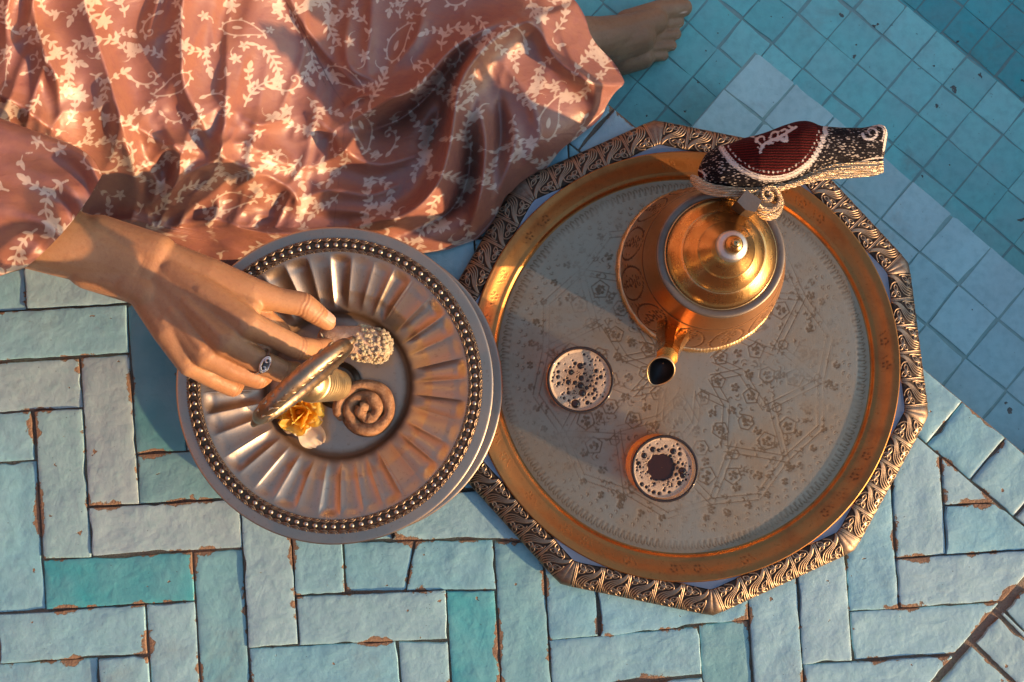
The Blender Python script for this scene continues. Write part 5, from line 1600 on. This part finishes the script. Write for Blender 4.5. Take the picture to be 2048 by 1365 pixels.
def build_dress():
    rows = np.linspace(-430, 552, 378)
    xr = np.interp(rows, [-430, -300, -120, 0, 60, 110, 150, 165, 172, 185, 235, 280, 340, 390, 440, 480, 500, 515, 535, 552], [1000, 1040, 1090, 1148, 1182, 1212, 1238, 1251, 1250, 1238, 1196, 1152, 1085, 1020, 985, 950, 900, 800, 640, 470])
    xl = np.interp(rows, [-430, 455, 480, 500, 530, 552], [-420, -420, -40, 120, 270, 360])
    m_ = 600
    s = np.linspace(0, 1, m_)
    PX = xl[:, None] + (xr - xl)[:, None] * s[None, :]; PY = rows[:, None] + 0 * s
    # gentle wander of the hem
    PX = PX + smooth(0.9, 1.0, s)[None, :] * (5 * np.sin(PY / 17.0) + 6 * (vnoise(PY / 30, PY * 0, 3) - 0.5))
    # distance from the hem in photo pixels
    hem = np.array([(1000, -430)] + [(x, y) for x, y in zip(xr, rows)] + [(360, 552), (270, 530), (120, 500), (-40, 480), (-420, 457)])
    hem = hem[::4] if len(hem) > 200 else hem
    d = np.full(PX.shape, 1e9)
    for a, b in zip(hem[:-1], hem[1:]):
        v = b - a; L2 = v @ v + 1e-9
        t = np.clip(((PX - a[0]) * v[0] + (PY - a[1]) * v[1]) / L2, 0, 1)
        d = np.minimum(d, np.hypot(PX - a[0] - t * v[0], PY - a[1] - t * v[1]))
    base = 0.005 + 0.016 * (1 - np.exp(-d / 28.0)) + 0.022 * (1 - np.exp(-d / 190.0))
    base += 0.135 * np.clip((660 - PX) / 660, 0, 1.15) ** 0.9 * smooth(500, 230, PY)            # thigh
    base += 0.050 * smooth(30, -250, PY) * smooth(1250, 700, PX)
    base += 0.11 * smooth(-60, -310, PY) * smooth(1130, 640, PX)          # knee, beyond the picture
    Rg = lambda pts, h, *a, **k: ridge(PX, PY, pts, h * 1.25, *a, **k)
    z = base
    # folds, read from the photograph: (points), height, width left, width right
    z = z + Rg([(368, -120), (366, 0), (362, 90), (368, 170), (395, 230), (425, 290)], 0.022, 26, 60)
    z = z + Rg([(150, -120), (170, 0), (205, 110), (238, 220), (262, 320), (292, 408)], 0.026, 70, 20)
    z = z + Rg([(60, 60), (95, 130), (150, 185)], 0.012, 30, 22)
    z = z + Rg([(-60, 170), (20, 200), (90, 250), (150, 300)], 0.018, 30, 26)
    z = z + Rg([(292, 408), (330, 392), (380, 345), (430, 320), (450, 270)], 0.020, 24, 40)
    z = z + Rg([(455, 40), (452, 150), (450, 240), (440, 290), (470, 330), (560, 335)], 0.012, 14, 40)
    z = z + Rg([(440, 285), (500, 290), (560, 320), (588, 335)], 0.014, 26, 18)
    z = z + Rg([(375, 400), (420, 360), (455, 320), (520, 370), (500, 400)], 0.012, 20, 24)
    z = z + Rg([(300, 330), (345, 290), (400, 300)], 0.010, 20, 20)
    z = z + Rg([(240, 225), (290, 265), (350, 300), (395, 310)], 0.010, 16, 22)
    z = z + Rg([(330, 460), (420, 440), (520, 465), (640, 468), (700, 455)], 0.014, 26, 20)
    z = z + Rg([(560, -60), (590, 20), (640, 95), (690, 150), (720, 180)], 0.012, 10, 46)
    z = z + Rg([(745, -40), (740, 60), (735, 110), (738, 150)], 0.010, 14, 26)
    z = z + Rg([(1040, 28), (960, 62), (900, 105), (840, 170), (770, 205), (700, 245)], 0.0351, 27, 20)
    z = z + Rg([(1085, 30), (1010, 62), (955, 108), (918, 165), (905, 235), (895, 300), (872, 370), (815, 425), (720, 452)], 0.0405, 14, 44)
    z = z - Rg([(930, 90), (880, 160), (845, 200), (800, 238), (740, 262)], 0.0297, 21, 22)
    z = z - Rg([(885, 205), (872, 255), (850, 300)], 0.0216, 21, 19)
    z = z + Rg([(958, 220), (968, 280), (966, 340), (955, 410), (940, 450)], 0.0270, 10, 22)
    z = z - Rg([(935, 240), (940, 300), (930, 370), (890, 430), (800, 470)], 0.0243, 14, 15)
    z = z + Rg([(1045, 38), (1080, 62), (1105, 110), (1150, 150), (1200, 170), (1240, 172)], 0.0189, 16, 29)
    z = z + Rg([(1000, 120), (1060, 200), (1080, 270), (1050, 330)], 0.0162, 32, 42)
    z = z + Rg([(690, 215), (730, 190), (800, 192), (850, 175)], 0.0162, 16, 14)
    z = z + Rg([(640, 330), (690, 300), (720, 260)], 0.0135, 19, 20)
    z = z + Rg([(600, 400), (660, 380), (740, 390), (800, 370)], 0.0108, 24, 17)
    z = z + Rg([(170, 455), (260, 440), (360, 470)], 0.0162, 18, 15)
    z = z + Rg([(700, 20), (690, 90), (705, 140), (760, 165)], 0.012, 14, 26)
    z = z + Rg([(850, 20), (830, 80), (790, 130)], 0.012, 16, 22)
    z = z + Rg([(620, 230), (660, 260), (700, 310), (760, 330), (840, 310)], 0.014, 16, 26)
    z = z + Rg([(1120, 60), (1150, 130), (1190, 190), (1180, 230)], 0.012, 16, 22)
    z = z + Rg([(1010, 200), (1030, 270), (1010, 350), (985, 410)], 0.014, 14, 28)
    z = z - Rg([(1000, 200), (1000, 280), (985, 350)], 0.010, 12, 12)
    z = z + Rg([(640, 420), (720, 425), (800, 440), (880, 400)], 0.010, 12, 18)
    z = z + Rg([(250, 300), (310, 360), (300, 420)], 0.012, 12, 18)
    z = z + Rg([(330, 250), (360, 330), (340, 390)], 0.012, 12, 20)
    z = z + Rg([(480, 230), (520, 250), (575, 240)], 0.010, 10, 16)
    z = z + Rg([(470, 380), (520, 350), (580, 380), (600, 420)], 0.012, 12, 18)
    z = z + Rg([(60, -40), (75, 60), (110, 150), (120, 230)], 0.012, 16, 26)
    # small crumples, strongest in the lap and along the hem
    wx = PX + 70 * (fbm(PX / 190, PY / 190, 2, 6) - 0.5) + 0.30 * PY; wy = PY + 60 * (fbm(PX / 170 + 4, PY / 170, 2, 7) - 0.5)
    q = vnoise(wx / 92, wy / 330, 1)
    z = z + 0.010 * (1 - np.abs(2 * q - 1)) ** 1.5 * smooth(8, 60, d) * smooth(760, 520, PX) - 0.004
    q2 = vnoise(wx / 47 + 7, wy / 150, 2)
    z = z + 0.0050 * (1 - np.abs(2 * q2 - 1)) ** 2.0 * smooth(6, 40, d) * (0.30 + 0.9 * smooth(760, 400, PX))
    gate = smooth(0.45, 0.62, fbm(PX / 130 + 3, PY / 130, 2, 11)) * smooth(150, 330, PY)
    q3 = vnoise(PX / 40 + wy / 95, wy / 42 - PX / 130, 9)
    z = z + 0.0042 * (1 - np.abs(2 * q3 - 1)) ** 2.2 * smooth(6, 30, d) * gate * smooth(720, 560, PX)
    k5 = np.array([1, 4, 6, 4, 1.0]) / 16
    for ax in (0, 1):
        z = np.apply_along_axis(lambda r: np.convolve(np.pad(r, 2, 'edge'), k5, 'valid'), ax, z)
    z = np.maximum(z, 0.0045 + 0.002 * vnoise(PX / 40, PY / 40, 8))
    # print
    F = Field(-460, -470, 1330, 620, 1.5)
    draw_print(F, -430, -450, 1300, 600, 17, 0.94)
    UX = PX + 10 * (fbm(PX / 110, PY / 110, 2, 3) - 0.5) + 160 * z; UY = PY + 10 * (fbm(PX / 120 + 5, PY / 120, 2, 4) - 0.5) - 90 * z
    pr = F.sample(UX, UY)
    seam = np.exp(-((PX - np.interp(PY, [-100, 0, 250, 300, 450], [640, 568, 690, 684, 668])) / 1.6) ** 2) * 0.7
    seam = np.maximum(seam, 0.8 * np.exp(-((PX - np.interp(PY, [-100, 0, 60, 180, 210], [520, 570, 605, 668, 690])) / 2.2) ** 2) * (PY < 212))
    X, Y, Z = at_np(PX, PY, z)
    P = PERSON_LOC
    o = obj('skirt', grid_mesh('skirt', X - P.x, Y - P.y, Z - P.z, M_DRESS, flip=True, attrs={'print': pr, 'seam': seam}), person)
    o['label'] = 'rust skirt printed with cream vines'

def build_sleeve():
    U = smooth_prof([(-420, -60), (-200, 110), (-60, 205), (0, 236), (70, 262), (140, 288), (182, 315), (204, 350)], 12)
    Lw = smooth_prof([(-420, 700), (-260, 640), (-150, 600), (-60, 572), (-10, 556), (20, 546), (38, 541), (52, 535)], 12)
    n = len(U); th = np.linspace(0, 2 * math.pi, 260, endpoint=False)
    s = np.linspace(0, 1, n)[:, None]
    C = (U + Lw) / 2; Hh = (U - Lw) / 2
    ct = np.cos(th)[None, :]; st = np.sin(th)[None, :]
    bul = smooth(0.55, 1.0, s) * np.maximum(0, 1 - ct * ct) * 13 * np.where(st > 0, 1, -0.2)
    PX = C[:, 0:1] + Hh[:, 0:1] * ct + bul * 0.75; PY = C[:, 1:2] + Hh[:, 1:2] * ct + bul * 0.65
    f = fbm(ct * 2.2 + 5, s * 3 + 0 * ct, 3, 2) - 0.5
    sag = 0.010 * np.sin(ct * 5.0 + 1.2 + 2 * s) * smooth(0.1, 0.6, s) * (st > 0) + 0.006 * np.sin(ct * 11 + 4 * s) * (st > 0) * smooth(0.3, 0.9, s)
    Z = 0.222 + (0.034 + 0.02 * (1 - s)) * np.sign(st) * np.abs(st) ** 0.75 + sag + 0.012 * f
    Z = np.where(st < 0, np.maximum(Z, 0.172), Z)
    X, Y, Z = at_np(PX, PY, Z)
    F = Field(-460, -120, 260, 740, 1.5)
    draw_print(F, -440, -100, 250, 720, 29, 1.25)
    pr = F.sample(PX, PY)
    P = PERSON_LOC
    o = obj('sleeve', grid_mesh('sleeve', X - P.x, Y - P.y, Z - P.z, M_DRESS, wrap=True, attrs={'print': pr, 'seam': 0 * pr}), person)
    o['label'] = 'wide rust sleeve printed with cream leaves'

def build_bodice():
    # upper dress, outside the picture: follows torso and shoulders
    P = PERSON_LOC
    parts = []
    def V3(x, y, z):
        return Vector((x, y, z))
    chain(parts, [(V3(-0.10, 0.02, 0.13), 0.135), (V3(0.05, 0.02, 0.13), 0.135)])
    chain(parts, [(V3(-0.03, 0.03, 0.15), 0.14), (V3(-0.05, 0.02, 0.32), 0.112), (V3(-0.05, 0.02, 0.46), 0.126), (V3(-0.05, 0.03, 0.55), 0.078)])
    chain(parts, [(V3(-0.22, 0.02, 0.54), 0.060), (V3(0.12, 0.02, 0.54), 0.060)])
    el = at(-330, 330, 0.22) - P
    chain(parts, [(V3(-0.22, 0.0, 0.53), 0.062), (el, 0.075)])
    chain(parts, [(V3(0.12, 0.02, 0.53), 0.062), (V3(0.22, 0.02, 0.32), 0.055)])
    chain(parts, [(V3(0.05, 0.03, 0.13), 0.11), (V3(0.31, -0.02, 0.11), 0.082), (V3(0.12, -0.16, 0.06), 0.06)])
    me = fuse('bodice', parts, 0.008, 5, M_DRESS)
    n = len(me.vertices); co = np.zeros(n * 3, np.float32); me.vertices.foreach_get('co', co); co = co.reshape(-1, 3)
    a = me.attributes.new('print', 'FLOAT', 'POINT'); a.data.foreach_set('value', (6 * (vnoise(co[:, 0] * 45 + co[:, 1] * 40, co[:, 2] * 45, 3) - 0.66)).astype(np.float32))
    a = me.attributes.new('seam', 'FLOAT', 'POINT'); a.data.foreach_set('value', np.zeros(n, np.float32))
    obj('bodice', me, person)
build_dress()
build_sleeve()
build_bodice()
